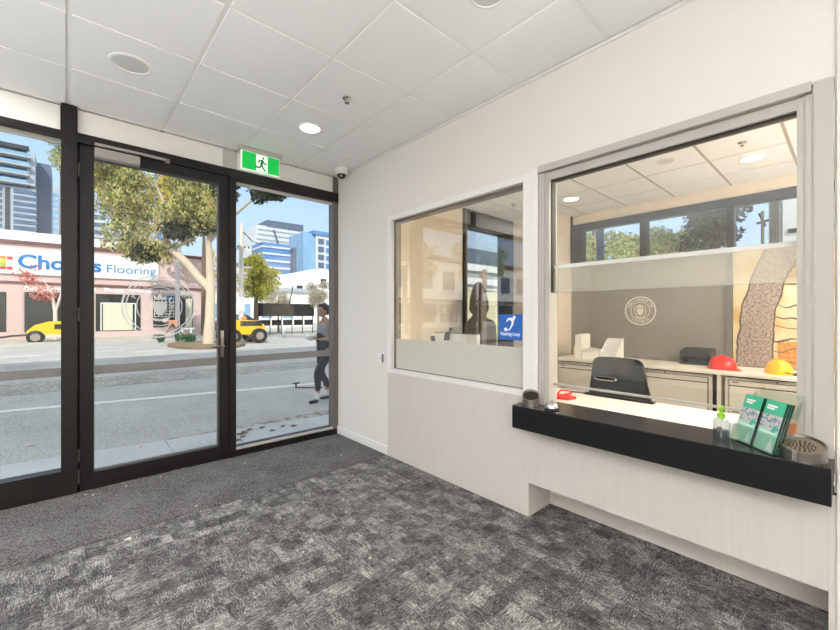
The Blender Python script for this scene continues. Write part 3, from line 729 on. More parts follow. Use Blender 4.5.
# back bench and cabinets
bn = thing('office_bench', 'long ivory bench top along the grey back wall', 'bench', (3.3, -2.5, 0))
B(2.93, 3.685, -4.6, -1.08, .70, .733, bev=.003).done('bench_top', 'ivoryb', bn)
for y in (-1.092, -3.01): B(2.94, 3.68, y-.017, y+.017, 0, .70).done('support_panel', 'ivory', bn)
def cabinet(y0, y1, label, labside):
    t = thing('filing_cabinet', label, 'cabinet', (3.3, (y0+y1)/2, 0), 'filing cabinets under the ivory bench')
    B(3.0, 3.6, y0, y1, .02, .675).done('body', 'gap', t)
    fr = MB(); fr.box(2.985, 3.0, y0, y1, .655, .68); fr.box(2.985, 3.0, y0, y0+.035, .02, .655); fr.box(2.985, 3.0, y1-.03, y1, .02, .655); fr.box(2.985,3.0,y0+.035,y1-.03,.02,.04); fr.done('face_frame', 'ivory', t)
    for z0, z1 in ((.345,.65), (.05,.335)):
        d = B(2.968, 2.992, y0+.045, y1-.04, z0, z1-.062, bev=.004).done('drawer', 'ivory', t)
        B(2.972, 2.992, y0+.045, y1-.04, z1-.05, z1-.002, bev=.003).done('drawer_pull', 'ivory', d)
        B(2.978, 2.992, y0+.045, y1-.04, z1-.062, z1-.05).done('pull_gap', 'gap', d)
        B(2.969, 2.973, y1-.12, y1-.06, z1-.022, z1-.012).done('maker_plate', 'blackp', d)
    MB().tube([(2.985,(y0+y1)/2+.05,.668), (2.966,(y0+y1)/2+.05,.668)], .009, 10).done('lock', 'alumd', t)
cabinet(-2.10, -1.115, 'ivory filing cabinet at the pilaster end, partly behind the charcoal chair', 0)
cabinet(-2.945, -2.13, 'ivory filing cabinet between the charcoal chair and the white post', 0)
cabinet(-4.0, -3.055, 'ivory filing cabinet behind the brochure holder', 0)
ZB = .733
# items on the bench
bx = thing('magazine_file', 'white and cream upright magazine file at left end of the bench', 'file', (3.25, -1.33, ZB))
m = MB(); m.prism([(3.12,-1.29,ZB),(3.40,-1.29,ZB),(3.40,-1.29,ZB+.33),(3.26,-1.29,ZB+.33),(3.12,-1.29,ZB+.14)], (0,-.02,0)); m.done('cream_side', 'papery', bx)
m = MB(); m.prism([(3.12,-1.31,ZB),(3.40,-1.31,ZB),(3.40,-1.31,ZB+.34),(3.25,-1.31,ZB+.34),(3.12,-1.31,ZB+.32)], (0,-.09,0)); m.done('white_body', 'paper', bx)
pb = thing('paper_tray', 'low white paper stack in a tray beside the magazine file', 'paper tray', (3.25, -1.53, ZB))
m = MB(); m.box(3.1, 3.42, -1.645, -1.42, ZB, ZB+.10, bev=.004); m.done('tray', 'paper', pb)
m = MB(); m.obox(T(3.26,-1.54,ZB+.122) @ Euler((.12,.0,.1)).to_matrix().to_4x4(), .28, .21, .02); m.done('loose_sheets', 'white', pb)
rk = thing('leaflet_rack', 'white three tier leaflet rack on the bench behind the chair', 'rack', (3.3, -1.76, ZB))
m = MB()
for q in range(3):
    m.box(3.14+.08*q, 3.16+.08*q, -1.86, -1.66, ZB+.0+.06*q, ZB+.11+.075*q)
    m.box(3.14+.08*q, 3.23+.08*q, -1.86, -1.66, ZB+.06*q, ZB+.06*q+.008)
m.box(3.37, 3.385, -1.86, -1.66, ZB, ZB+.29); m.done('tiers', 'white', rk)
for y in (-1.668, -1.868): MB().prism([(3.13,y,ZB),(3.39,y,ZB),(3.39,y,ZB+.29),(3.30,y,ZB+.24),(3.13,y,ZB+.1)], (0,.008,0)).done('side_cheek', 'white', rk)
lt = thing('letter_tray', 'black wire mesh letter tray on the bench against the grey wall', 'tray', (3.55, -2.68, ZB))
m = MB(); m.box(3.44, 3.68, -2.84, -2.52, ZB, ZB+.006); m.box(3.67, 3.68, -2.84, -2.52, ZB, ZB+.19); m.prism([(3.44,-2.52,ZB),(3.68,-2.52,ZB),(3.68,-2.52,ZB+.19),(3.44,-2.52,ZB+.15)], (0,-.008,0)); m.prism([(3.44,-2.832,ZB),(3.68,-2.832,ZB),(3.68,-2.832,ZB+.19),(3.44,-2.832,ZB+.15)], (0,-.008,0)); m.done('mesh_body', 'mesh', lt)
m = MB(); m.box(3.43, 3.445, -2.845, -2.515, ZB+.002, ZB+.03); m.tube([(3.44,-2.517,ZB+.155),(3.68,-2.517,ZB+.195),(3.68,-2.84,ZB+.195),(3.44,-2.84,ZB+.155)], .005, 8); m.box(3.45,3.67,-2.83,-2.53,ZB+.09,ZB+.096); m.done('wire_rim', 'blackp', lt)
def helmet(name, label, loc, m_, rz, tilt=0.):
    t = thing(name, label, 'helmet', loc); R = T(*loc) @ Matrix.Rotation(rz,4,'Z') @ Matrix.Rotation(tilt,4,'Y')
    m = MB(); rings = []
    for q in range(9):
        a = q/8*PI/2; r = math.cos(a); z = .128*math.sin(a)+.022
        rings.append([m.bm.verts.new(R @ Vector((.135*r*math.cos(2*PI*k/28), .108*r*math.sin(2*PI*k/28), z))) for k in range(28)] if q < 8 else None)
    for a, b in zip(rings[:-1], rings[1:-1]):
        for k in range(28): m.bm.faces.new((a[k], a[(k+1)%28], b[(k+1)%28], b[k]))
    top = m.bm.verts.new(R @ Vector((0,0,.15)))
    for k in range(28): m.bm.faces.new((rings[7][k], rings[7][(k+1)%28], top))
    m.done('shell', m_, t, smooth=True)
    m = MB(); A, Bq = [], []
    for k in range(28):
        a = 2*PI*k/28; ext = 1.10 + (.34*max(0, math.cos(a))**3)
        A.append(m.bm.verts.new(R @ Vector((.133*math.cos(a), .106*math.sin(a), .026)))); Bq.append(m.bm.verts.new(R @ Vector((.135*ext*math.cos(a), .108*(1.08)*math.sin(a), .004+.0))))
    A2 = [m.bm.verts.new(v.co - Vector((0,0,.006))) for v in A]; B2 = [m.bm.verts.new(v.co - Vector((0,0,.004))) for v in Bq]
    for P_, Q_ in ((A,Bq),(Bq,B2),(B2,A2)):
        for k in range(28): m.bm.faces.new((P_[k], P_[(k+1)%28], Q_[(k+1)%28], Q_[k]))
    m.done('brim', m_, t, smooth=True)
    m = MB()
    for y in (-.03, 0, .03):
        m.tube([R @ Vector((.135*math.cos(a)*.98, y, .128*math.sin(a)*math.sqrt(max(0,1-(y/.108)**2))+.024)) for a in [.35+.23*i for i in range(11)]], .006, 8)
    m.done('crown_ridges', m_, t, smooth=True)
    return t, R
helmet('safety_helmet', 'red safety helmet on the bench beside the mesh letter tray', (3.22, -2.99, ZB), 'red', -1.9)
ht, R = helmet('safety_helmet', 'yellow safety helmet on the bench before the bark picture', (3.25, -3.46, ZB), 'yellow', -2.7)
m = MB(); m.obox(R @ T(.0,.108,.06) @ Matrix.Rotation(0.35,4,'X'), .07, .003, .02); m.done('brand_badge', 'alum', ht)
gl = thing('safety_glasses', 'dark safety glasses lying beside the yellow helmet', 'glasses', (3.12, -3.56, ZB))
m = MB(); m.ball((3.12,-3.535,ZB+.016), (.008,.032,.016), 12); m.ball((3.12,-3.605,ZB+.016), (.008,.032,.016), 12); m.done('lenses', 'blackp', gl, smooth=True)
m = MB(); m.tube([(3.12,-3.505,ZB+.02),(3.24,-3.51,ZB+.006)], .004, 6); m.tube([(3.12,-3.635,ZB+.02),(3.24,-3.63,ZB+.006)], .004, 6); m.tube([(3.115,-3.555,ZB+.022),(3.115,-3.585,ZB+.022)], .004, 6); m.done('arms', 'red', gl)
# crest plaque
cr = thing('wall_crest', 'round pale crest plaque with lettering on the grey back wall', 'plaque', (XD, -1.97, 1.40))
ex, ey, off = (0,-1,0), (0,0,1), (-.008,0,0); cc = (XD-.012, -1.97, 1.405)
m = MB(); m.tube([(XD,-1.97,1.405),(XD-.012,-1.97,1.405)], .20, 64); m.done('disc', mat('plaque_base', (138,130,119), .6, var=.03), cr)
m = MB(); ring(m, cc, .187, .203, ex, ey, off); ring(m, cc, .118, .124, ex, ey, off); m.done('rims', 'seal', cr)
m = MB(); arc_text(m, 'PARLIAMENT OF', cc, .155, .036, ex, ey, PI/2, 2.6, depth=.01); m.done('upper_lettering', 'seal', cr)
m = MB(); arc_text(m, 'VICTORIA', cc, .155, .036, ex, ey, -PI/2, 1.6, True, depth=.01); m.done('lower_lettering', 'seal', cr)
m = MB(); crest(m, cc, .115, ex, ey, off); m.done('coat_of_arms', 'seal', cr)
# bark picture
ar = thing('bark_picture', 'large wall picture of tree bark in tan and cream above the bench', 'picture', (XD-.03, -3.01, .74))
B(XD-.03, XD, -4.4, -3.01, .74, 2.12).done('canvas', 'bark', ar)
# monitor group seen over the frosted film
mn = thing('computer_monitor', 'back of a white computer monitor above the frosted window band', 'monitor', (.5, -1.43, .768))
B(.47, .50, -1.71, -1.15, .86, 1.17, bev=.006).done('housing', 'white', mn)
B(.50, .505, -1.70, -1.16, .87, 1.16).done('screen', 'blackp', mn)
B(.468, .50, -1.711, -1.149, 1.166, 1.172).done('top_edge', 'alumd', mn)
m = MB(); m.tube([(.49,-1.43,.775),(.49,-1.43,.95)], .018, 10); m.box(.42,.56,-1.53,-1.33,.768,.776); m.done('stand', 'alum', mn)
wc = thing('webcam', 'dark webcam with ball head clipped on the white monitor', 'webcam', (.45, -1.37, 1.172))
m = MB(); m.ball((.455,-1.385,1.208), .019, 14); m.done('ball_head', 'hole', wc, smooth=True)
m = MB(); m.prism([(.445,-1.30,1.10),(.445,-1.355,1.10),(.445,-1.365,1.17),(.445,-1.34,1.185),(.445,-1.315,1.17)], (.02,0,0)); m.tube([(.455,-1.35,1.165),(.455,-1.38,1.195)], .008, 8); m.done('clip', 'dkface', wc)
gs = thing('drinking_glass', 'clear tumbler standing on a white desk riser beside the monitor', 'glass', (.50, -1.09, 1.03))
MB().lathe([(.026,.0),(.033,.1),(.031,.1),(.024,.006)], T(.5,-1.1,1.03), 20, close=False).done('tumbler', glass_mat('tumbler_glass', (196,194,190), .12, .6), gs, smooth=True)
ds = thing('desk_riser', 'white desk riser behind the frosted window band', 'riser', (.50,-1.09,.768))
B(.42, .58, -1.14, -1.045, .768, 1.03).done('riser_body', 'white', ds)

# ------------------------------------------------------------------ ceiling fittings
def downlight(x, y, r, lens, label, grp, lit=True, name='downlight'):
    t = thing(name, label, 'light', (x, y, H), grp)
    m = MB(); m.lathe([(r,0),(r*.98,-.006),(r*.86,-.008),(r*.82,-.004),(r*.80,.004)], T(x,y,H), 40, close=False); m.done('trim_ring', 'white', t, smooth=True)
    m = MB(); m.lathe([(r*.82,-.0035),(.001,-.0035)] if lit else [(r*.83,-.003),(r*.6,-.0022),(.001,-.0022)], T(x,y,H), 40, close=False); m.done('lens', lens, t)
    return t
downlight(-.778, -.933, .095, 'lens', 'lit round downlight in ceiling before the sprinkler, toward the exit sign', None)
downlight(-1.996, -.964, .112, 'lensoff', 'unlit round downlight in ceiling above the glass door', None, False)
downlight(-.773, -2.80, .10, 'lensoff', 'unlit round ceiling fitting cut by the top edge of the photo', None, False)
downlight(2.772, -1.424, .11, 'lenso', 'lit round office downlight above the pilaster end of the bench', None)
downlight(2.792, -3.307, .11, 'lenso', 'lit round office downlight above the bark picture end', None)
downlight(2.233, -2.70, .092, 'lensoff', 'round beige ceiling speaker between the two office downlights', None, False, 'ceiling_speaker')
def sprinkler(x, y, label):
    t = thing('sprinkler', label, 'sprinkler', (x, y, H))
    MB().lathe([(.034,0),(.033,-.006),(.014,-.008),(.010,-.016),(.006,-.02),(.004,-.022)], T(x,y,H), 20).done('escutcheon', 'chrome', t, smooth=True)
    m = MB(); m.tube([(x-.012,y,H-.018),(x-.015,y,H-.028),(x,y,H-.036)], .0025, 6); m.tube([(x+.012,y,H-.018),(x+.015,y,H-.028),(x,y,H-.036)], .0025, 6); m.lathe([(.004,-.034),(.018,-.036),(.018,-.038),(.003,-.04)], T(x,y,H), 16); m.done('deflector', 'alumd', t, smooth=True)
sprinkler(-.79, -1.535, 'chrome fire sprinkler in the lobby ceiling beside lit downlight')
sprinkler(2.254, -3.31, 'chrome fire sprinkler in office ceiling beside the round downlight')
sprinkler(2.397, -.764, 'chrome fire sprinkler in office ceiling seen through the left window')
cam_t = thing('security_camera', 'white dome security camera in the corner of the lobby ceiling', 'camera', (-.10, -.30, H))
MB().lathe([(.070,0),(.075,-.012),(.074,-.045),(.066,-.058),(.047,-.062)], T(-.10,-.30,H), 32).done('housing', 'white', cam_t, smooth=True)
MB().lathe([(.047,-.060),(.045,-.075),(.034,-.092),(.018,-.102),(.001,-.104)], T(-.10,-.30,H), 28, close=False).done('dome', 'blackp', cam_t, smooth=True)
m = MB(); m.ball((-.125,-.335,H-.088), .014, 12); m.done('lens', 'chrome', cam_t, smooth=True)
# exit sign
es = thing('exit_sign', 'green illuminated running man exit sign under ceiling above the door', 'sign', (-.93, -.22, H))
EY = -.22
B(-1.12, -.72, EY-.0, EY+.05, H-.045, H, bev=.004).done('housing', 'alum', es)
B(-1.105, -.745, EY+.004, EY+.018, H-.22, H-.045, bev=.003).done('panel', 'exitwhite', es)
B(-1.095, -.75, EY+.0015, EY+.004, H-.212, H-.05).done('green_field', 'exitgreen', es)
B(-.968, -.862, EY-.0005, EY+.0015, H-.208, H-.056).done('white_doorway', 'exitwhite', es)
m = MB()
def E2(a, b): return (-.968+a*.106, EY-.001, H-.208+b*.152)
def limb(pts, w):
    for (p, q) in zip(pts, pts[1:]):
        dx, dy = q[0]-p[0], q[1]-p[1]; l = math.hypot(dx, dy)+1e-6; nx, ny = -dy/l*w, dx/l*w
        m.prism([E2(p[0]+nx,p[1]+ny), E2(q[0]+nx,q[1]+ny), E2(q[0]-nx,q[1]-ny), E2(p[0]-nx,p[1]-ny)], (0,-.001,0))
m.tube([E2(.62,.85), Vector(E2(.62,.85))+Vector((0,-.001,0))], .011, 16)
limb([(.56,.72),(.44,.42)], .11); limb([(.56,.70),(.30,.68),(.16,.52)], .05); limb([(.58,.68),(.72,.52),(.92,.52)], .05)
limb([(.42,.44),(.56,.26),(.80,.06)], .06); limb([(.44,.42),(.30,.22),(-.12,.24)], .055)
m.done('running_man', mat('sign_ink_green', (0,120,50), .5, emit=(0,150,60), es=.2), es)
# unseen LED panels added as fill light for the lobby and the office
def panel(x, y, w, l, e, label, nm='led_panel'):
    t = thing(nm, label, 'light', (x, y, H), 'LED ceiling panels')
    B(x-w/2-.02, x+w/2+.02, y-l/2-.02, y+l/2+.02, H-.008, H).done('frame', 'white', t)
    B(x-w/2, x+w/2, y-l/2, y+l/2, H-.0085, H-.006).done('diffuser', e, t)
EL = emit_mat('panel_light', (255,254,252), 17.)
for x, y in ((-3.9,-5.0), (-5.2,-5.0), (-3.9,-6.4), (-5.2,-6.4)): panel(x, y, .6, 1.2, EL, 'white LED ceiling panel at the rear of the lobby')
def uplighter(x, y, e, label, top=.62):  # unseen uplighters, added to brighten the ceilings
    t = thing('floor_uplighter', label, 'lamp', (x, y, 0), 'floor standing uplighters')
    MB().lathe([(.16,0),(.16,.02),(.03,.03),(.025,top-.16)], T(x,y,0), 24).done('stand', 'blackp', t, smooth=True)
    MB().lathe([(.05,top-.17),(.19,top-.12),(.20,top),(.19,top),(.18,top-.115),(.04,top-.15)], T(x,y,0), 32).done('bowl', 'blackp', t, smooth=True)
    MB().lathe([(.175,top-.105),(.001,top-.105)], T(x,y,0), 32, close=False).done('lamp_disc', e, t)
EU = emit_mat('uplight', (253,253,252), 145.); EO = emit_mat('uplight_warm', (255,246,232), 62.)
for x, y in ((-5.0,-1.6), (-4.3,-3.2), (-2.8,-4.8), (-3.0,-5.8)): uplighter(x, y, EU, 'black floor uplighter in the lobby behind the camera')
EW = emit_mat('panel_light_warm', (255,247,234), 25.)
EN = emit_mat('panel_light_small', (255,254,252), 80.)
panel(-3.25, -.62, .6, .16, EN, 'slim white LED ceiling panel near the left end of the shopfront')  # added to brighten the wall near the glass
for x in (.9, 2.6): panel(x, -4.85, 1.2, .6, EW, 'white LED ceiling panel at the hidden right end of the office')
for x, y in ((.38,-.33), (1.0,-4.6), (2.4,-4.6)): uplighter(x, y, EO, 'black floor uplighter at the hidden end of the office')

# ------------------------------------------------------------------ outside: street
gr = MB(); gr.box(-420, 420, -60, 520, -.5, ROAD); struct(gr.done('road', 'asphalt'))
pv = MB()
xs = [-4.6+.62*i for i in range(10)]
for a, b in zip(xs, xs[1:]):
    e = lambda x: 1.2 - (x+2.8)*.115
    pv.prism([(a+.004,.13,-.11),(b-.004,.13,-.11),(b-.004,e(b),-.11),(a+.004,e(a),-.11)], (0,0,.09))
struct(pv.done('pavement_strip', 'paver'))
struct(B(-6, 3.9, .05, 1.12, -.115, -.03).done('pavement_base', 'patch'))
struct(MB().prism([(-12,6.6,ROAD+.002),(6,6.0,ROAD+.002),(6,7.3,ROAD+.002),(-12,8.6,ROAD+.002)], (0,0,.004)).done('road_patch', 'patch'))
struct(MB().prism([(-12,6.4,ROAD+.002),(4,3.15,ROAD+.002),(4,3.32,ROAD+.002),(-12,6.6,ROAD+.002)], (0,0,.004)).done('road_line', 'line'))
for x, y, w in ((-4.6,15.8,1.6), (-1.6,16.4,1.1), (-.2,15.2,1.0)): struct(B(x, x+w, y, y+.12, ROAD, ROAD+.005).done('road_line', 'line'))
struct(B(-60, 7, 22.2, 27.4, ROAD, ROAD+.10).done('footpath', 'concrete'))
struct(B(7, 60, 27.5, 40, ROAD, ROAD+.06).done('footpath', 'concrete'))
isl = MB(); n = 24
isl.prism([(2.6+1.5*math.cos(2*PI*k/n)+ .15*random.random(), 16.6+2.4*math.sin(2*PI*k/n), ROAD) for k in range(n)], (0,0,.13)); struct(isl.done('pavement_island', 'scree'))

# pink shop
sh = thing('flooring_shop', 'pink single storey flooring shop with white sign across the street', 'shop', (0, 27.4, ROAD))
FY = 27.4
k = MB(); k.box(-16, 5.15, FY, 45, ROAD, 5.45); k.done('walls', 'pink', sh)
k = MB(); k.box(-16, 2.4, FY-.06, 44, 5.5, 6.05); k.done('roof_fascia', 'roofw', sh)
k = MB(); k.box(-16.05, 5.2, FY-.12, FY+.3, 5.33, 5.52); k.box(-16.02, 5.17, FY-.06, FY, 3.08, 3.24); k.done('string_course', 'pinkd', sh)
B(-16, -4.1, FY-.03, FY, ROAD, 3.05).done('pale_panel', 'pinkl', sh)
sg = B(-9.5, 2.3, FY-.14, FY-.02, 3.64, 5.06).done('sign_board', 'signw', sh)
def wall_text(s, x, z, w, hgt, mt, bold=0., nm='sign_lettering', par=None):
    m = MB(); lettering(m, s, (x, FY-.15 if par else FY-.012, z), (1,0,0), (0,0,1), w, hgt, .03, bold); return m.done(nm, mt, par or sh)
wall_text('Choices', -4.30, 3.97, 3.62, .80, 'sblue', .028, par=sg)
wall_text('Flooring', -.42, 3.84, 2.56, .66, 'sblue2', 0, par=sg)
for (cx_, cz_, mm) in ((-4.98,4.42,'loran'),(-4.72,4.42,'lred'),(-4.98,4.22,'lyel'),(-4.98,4.04,'llime'),(-4.98,3.86,'lred'),(-4.72,3.86,'lred')):
    B(cx_, cx_+.22, FY-.17, FY-.14, cz_, cz_+.16).done('logo_square', mm, sg)
wall_text('Laminate', -5.15, 2.78, 1.68, .26, 'whitei', .02); wall_text('Luxury Vinyl', -3.15, 2.72, 2.2, .30, 'whitei', .02)
wall_text('Rugs', -.52, 2.74, .95, .30, 'whitei', .02); wall_text('Window Furnishings', .74, 2.74, 3.6, .30, 'whitei', .02)
def shopwin(x0, x1, z0, z1):
    w = B(x0, x1, FY-.04, FY-.005, z0, z1).done('shop_window', 'shopg', sh); return w
shopwin(-7.5, -4.75, .4, 2.62); wA = shopwin(-4.05, -1.1, .35, 2.66); wB = shopwin(-.95, 1.32, .35, 2.66); wC = shopwin(2.0, 4.35, .5, 2.66)
f = MB()
for a in (-.72, 1.02): f.box(a, a+.05, FY-.06, FY-.04, .38, 2.1)
f.box(-.72, 1.07, FY-.06, FY-.04, 2.06, 2.12); f.done('window_frame', 'whitei', wB)
B(-.6, .9, FY-.055, FY-.045, .38, 2.05).done('curtain', 'curtain', wB)
f = MB()
for q in range(7): f.box(2.05+.22*q, 2.10+.22*q, FY-.06, FY-.04, 1.2, 2.4)
for q in range(6): f.box(2.05, 3.45, FY-.06, FY-.04, 1.2+.2*q, 1.25+.2*q)
f.done('window_screen', 'ivory', wC)
B(2.4, 3.4, FY-.05, FY-.04, 2.42, 2.6).done('window_poster', 'sblue2', wC)
B(3.9, 4.3, FY-.05, FY-.04, .5, 2.5).done('shop_door', 'curtain', wC)

# ------------------------------------------------------------------ trees
def leaves(mb, blobs, n, size, rng, droop=.6):
    """many small folded leaf blades scattered through ellipsoid clumps"""
    tot = sum(b[3] if len(b) > 3 else b[1][0]*b[1][1]*b[1][2] for b in blobs)
    for b in blobs:
        c, r = b[0], b[1]; share = (r[0]*r[1]*r[2])/tot
        for _ in range(int(n*share)):
            u = Vector((rng.gauss(0,1), rng.gauss(0,1), rng.gauss(0,1))).normalized()*rng.uniform(.35,1)**.6
            p = Vector((c[0]+u.x*r[0], c[1]+u.y*r[1], c[2]+u.z*r[2]))
            d = Vector((rng.uniform(-1,1), rng.uniform(-1,1), rng.uniform(-1,1)-droop)).normalized()
            w = d.cross(Vector((rng.uniform(-1,1), rng.uniform(-1,1), rng.uniform(-1,1)))).normalized()
            l = size*rng.uniform(.6,1.3); ww = l*.28
            nn = d.cross(w)*ww*.3
            v = [mb.bm.verts.new(q) for q in (p, p+d*l*.5+w*ww+nn, p+d*l, p+d*l*.5-w*ww+nn)]
            mb.bm.faces.new((v[0], v[1], v[2])); mb.bm.faces.new((v[0], v[2], v[3]))
    return mb
def sub_blobs(c, r, n, k, rng):
    out = []
    for _ in range(n):
        u = Vector((rng.gauss(0,1), rng.gauss(0,1), rng.gauss(0,1))).normalized()*rng.uniform(.3,1)
        s_ = k*rng.uniform(.7,1.3); out.append(((c[0]+u.x*r[0], c[1]+u.y*r[1], c[2]+u.z*r[2]), (s_, s_, s_*.75)))
    return out
def tree(name, label, base, trunks, blobs, n, size, fm, tm, seed, grp=None, droop=.6):
    rng = random.Random(seed); t = thing(name, label, 'tree', base, grp)
    m = MB()
    for pts, rad in trunks: m.tube(pts, rad, 10)
    m.done('trunk', tm, t, smooth=True)
    m = MB(); leaves(m, blobs, n, size, rng, droop); m.done('foliage', fm, t, normals=False)
    return t
rg = random.Random(11)
# the big gum in the street island
gb = Vector((2.62, 16.2, ROAD))
G = lambda *p: [Vector(q) for q in p]
trunks = [
    (G(gb, (2.72,16.3,1.2), (2.80,16.5,2.6), (2.78,16.6,3.6), (2.74,16.6,4.8), (2.9,16.4,6.2), (3.2,16.0,7.6)), [.26,.22,.2,.17,.13,.09,.04]),
    (G((2.80,16.5,2.55), (2.4,16.9,3.1), (1.9,17.2,3.85), (1.45,17.6,4.4), (1.25,17.9,4.7), (1.1,18.0,5.6), (1.2,18.0,6.6), (.8,18.1,7.6)), [.2,.19,.18,.16,.13,.1,.08,.04]),
    (G((1.2,17.95,6.4), (1.55,17.7,7.2), (1.75,17.5,8.2)), [.07,.05,.03]), (G((1.25,17.9,4.7), (.3,18.4,5.0), (-.5,18.8,5.6), (-.9,19.0,6.6)), [.1,.08,.06,.03]),
    (G((1.45,17.6,4.4), (2.0,17.3,4.9), (2.3,17.2,5.1)), [.08,.06,.03]), (G((1.1,18.0,5.6), (.2,18.4,6.2), (-.5,18.7,7.2)), [.07,.05,.03]),
    (G((2.74,16.6,4.8), (3.4,16.0,5.8), (4.1,14.6,6.7), (4.7,13.2,7.0)), [.1,.08,.05,.03]), (G((2.8,16.5,5.4), (3.6,15.6,7.0)), [.07,.03]),
]
bl = sub_blobs((-.4,21.2,7.4), (1.0,.8,1.5), 22, .6, rg) + sub_blobs((1.9,17.6,7.8), (1.0,.9,.8), 12, .55, rg) + sub_blobs((2.6,16.1,6.4), (.6,.7,1.3), 12, .5, rg) + sub_blobs((.2,20.4,4.8), (.6,.6,.6), 7, .45, rg) + sub_blobs((.0,18.8,7.0), (1.4,1.2,1.8), 24, .62, rg) + sub_blobs((.9,18.2,4.6), (1.1,.9,.7), 12, .5, rg) + sub_blobs((2.1,17.2,6.6), (1.0,1.0,1.9), 20, .6, rg) + sub_blobs((-.9,19.4,8.2), (1.0,1.0,1.0), 12, .6, rg) + sub_blobs((-.4,18.9,4.9), (.7,.7,.7), 7, .45, rg)
gt = tree('gum_tree', 'big leaning gum tree with pale trunk in the street island', tuple(gb), trunks, bl, 26000, .15, 'f_gum', 'trunk', 21, None, 1.0)
m = MB(); leaves(m, sub_blobs((1.7,17.4,5.4), (.9,.6,.35), 6, .42, rg) + sub_blobs((.4,18.2,4.2), (.5,.4,.3), 4, .42, rg) + sub_blobs((2.6,16.6,5.5), (.5,.4,.4), 5, .4, rg) + sub_blobs((4.5,13.5,6.9), (.7,.8,.35), 12, .36, rg) + sub_blobs((3.2,15.8,7.2), (.8,.6,.6), 6, .4, rg), 7000, .16, rg, 1.0); m.done('dense_foliage', 'f_dark', gt, normals=False)  # clumps in shade: the shade is put into the darker leaf colour
tree('street_tree', 'round lime green street tree behind the utility pole with crossarms', (7.0,22.5,ROAD), [(G((7.0,22.5,ROAD),(7.0,22.5,2.0),(7.1,22.5,4.6)), [.16,.13,.05])],
     sub_blobs((7.1,22.4,4.1), (1.15,1.0,1.6), 36, .52, rg), 9000, .17, 'f_lime', 'trunkd', 22)
tree('street_tree', 'yellow autumn tree behind the big gum trunk', (4.4,24.6,ROAD), [(G((4.4,24.6,ROAD),(4.4,24.6,4),(4.4,24.6,8.5)), [.18,.14,.05])],
     sub_blobs((3.2,24.6,8.2), (2.2,1.0,2.0), 26, .7, rg) + sub_blobs((5.3,24.8,4.0), (.7,.6,1.6), 8, .5, rg), 5200, .2, 'f_yel', 'trunkd', 23)
tree('street_tree', 'small red leaved tree with bare pale trunk before the shop', (-2.75,25.9,ROAD), [(G((-2.75,25.9,ROAD),(-2.75,25.9,1.5),(-2.9,25.9,2.6),(-3.4,25.9,3.6)), [.10,.09,.06,.02]), (G((-2.75,25.9,1.5),(-2.5,25.9,2.6),(-2.45,25.9,3.7)), [.07,.05,.02]), (G((-2.85,25.9,2.2),(-3.5,25.9,2.7),(-4.1,25.9,3.2)), [.05,.035,.015])],
     sub_blobs((-3.3,25.9,2.6), (.7,.4,.5), 9, .32, rg) + sub_blobs((-3.2,25.9,3.3), (1.4,.4,.8), 12, .34, rg), 620, .13, 'f_red', 'trunkw', 24)
tree('street_tree', 'silver leaved bushy tree beyond the woman beside the pale wall', (12.6,24.6,ROAD), [(G((12.6,24.6,ROAD),(12.6,24.6,1.6),(12.5,24.5,3.4)), [.1,.08,.03])],
     sub_blobs((12.4,24.2,2.9), (.8,.8,1.2), 18, .4, rg), 3600, .13, 'f_grey', 'trunkd', 25)
tree('street_tree', 'small grey tree behind the black site screen', (10.6,27.6,ROAD), [(G((10.6,27.6,ROAD),(10.6,27.6,2.6)), [.1,.04])], sub_blobs((10.3,27.4,2.6), (1.6,.8,.9), 16, .4, rg), 2400, .14, 'f_grey', 'trunkd', 26)
tree('street_tree', 'leaf tips of tree hanging over edge of the left pane', (-3.6,30,ROAD), [(G((-2.6,52,ROAD),(-2.6,52,16),(-2.9,51.5,19)), [.3,.2,.08])], sub_blobs((-2.0,51.5,18.6), (1.8,1.5,3.2), 16, 1.0, rg), 3200, .32, 'f_olive', 'trunkd', 27)
# beyond the high office windows
sp = [('olive tree with rounded crown beyond the high window, pane at the pilaster', (11.8,2.3), (1.9,1.6,2.2), 3.6, 31, 'f_olive'), ('olive tree beyond the high window, filling the pane before the second mullion', (13.4,.9), (1.4,1.2,1.0), 3.5, 32, 'f_olive'),
      ('low olive tree beyond the middle pane of the high window', (15.0,.2), (1.6,1.2,1.2), 3.0, 33, 'f_olive'), ('tall dark gum beyond the high window beside the pale shed', (12.8,-1.0), (.9,.8,1.4), 4.9, 34, 'f_dark')]
for lb, (x, y), r, zc, sd, fm in sp:
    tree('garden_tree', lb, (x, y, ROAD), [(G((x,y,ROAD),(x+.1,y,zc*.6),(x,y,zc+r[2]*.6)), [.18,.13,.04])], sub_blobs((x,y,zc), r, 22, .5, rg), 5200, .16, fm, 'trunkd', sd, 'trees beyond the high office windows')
ps = thing('steel_post', 'dark steel post outside the high office window, near the pilaster', 'post', (6.8, -.08, ROAD))
MB().tube([(6.8,-.08,ROAD),(6.8,-.08,4.4)], .085, 14).done('post_shaft', 'towerd', ps, smooth=True)
B(6.65, 6.95, -.23, .07, ROAD, ROAD+.02).done('base_plate', 'towerd', ps)
sd = thing('metal_shed', 'pale grey metal shed outside the right end of the high window', 'shed', (13.5, -5, ROAD))
B(11.5, 17, -9, -2.47, ROAD, 4.9).done('walls', 'shed', sd)
B(11.3, 17.2, -9.1, -2.4, 4.9, 5.0).done('roof', 'shed', sd)
k = MB(); k.box(11.46, 11.5, -4.6, -2.75, 3.2, 4.6); k.done('door_panel', 'trimw', sd)
B(11.42, 11.47, -4.3, -2.85, 3.45, 3.55).done('door_bar', 'blackp', sd)
m = MB()
for q in range(4): m.tube([(11.45,-2.66+.045*q,ROAD),(11.45,-2.66+.045*q,4.4)], .02, 8)
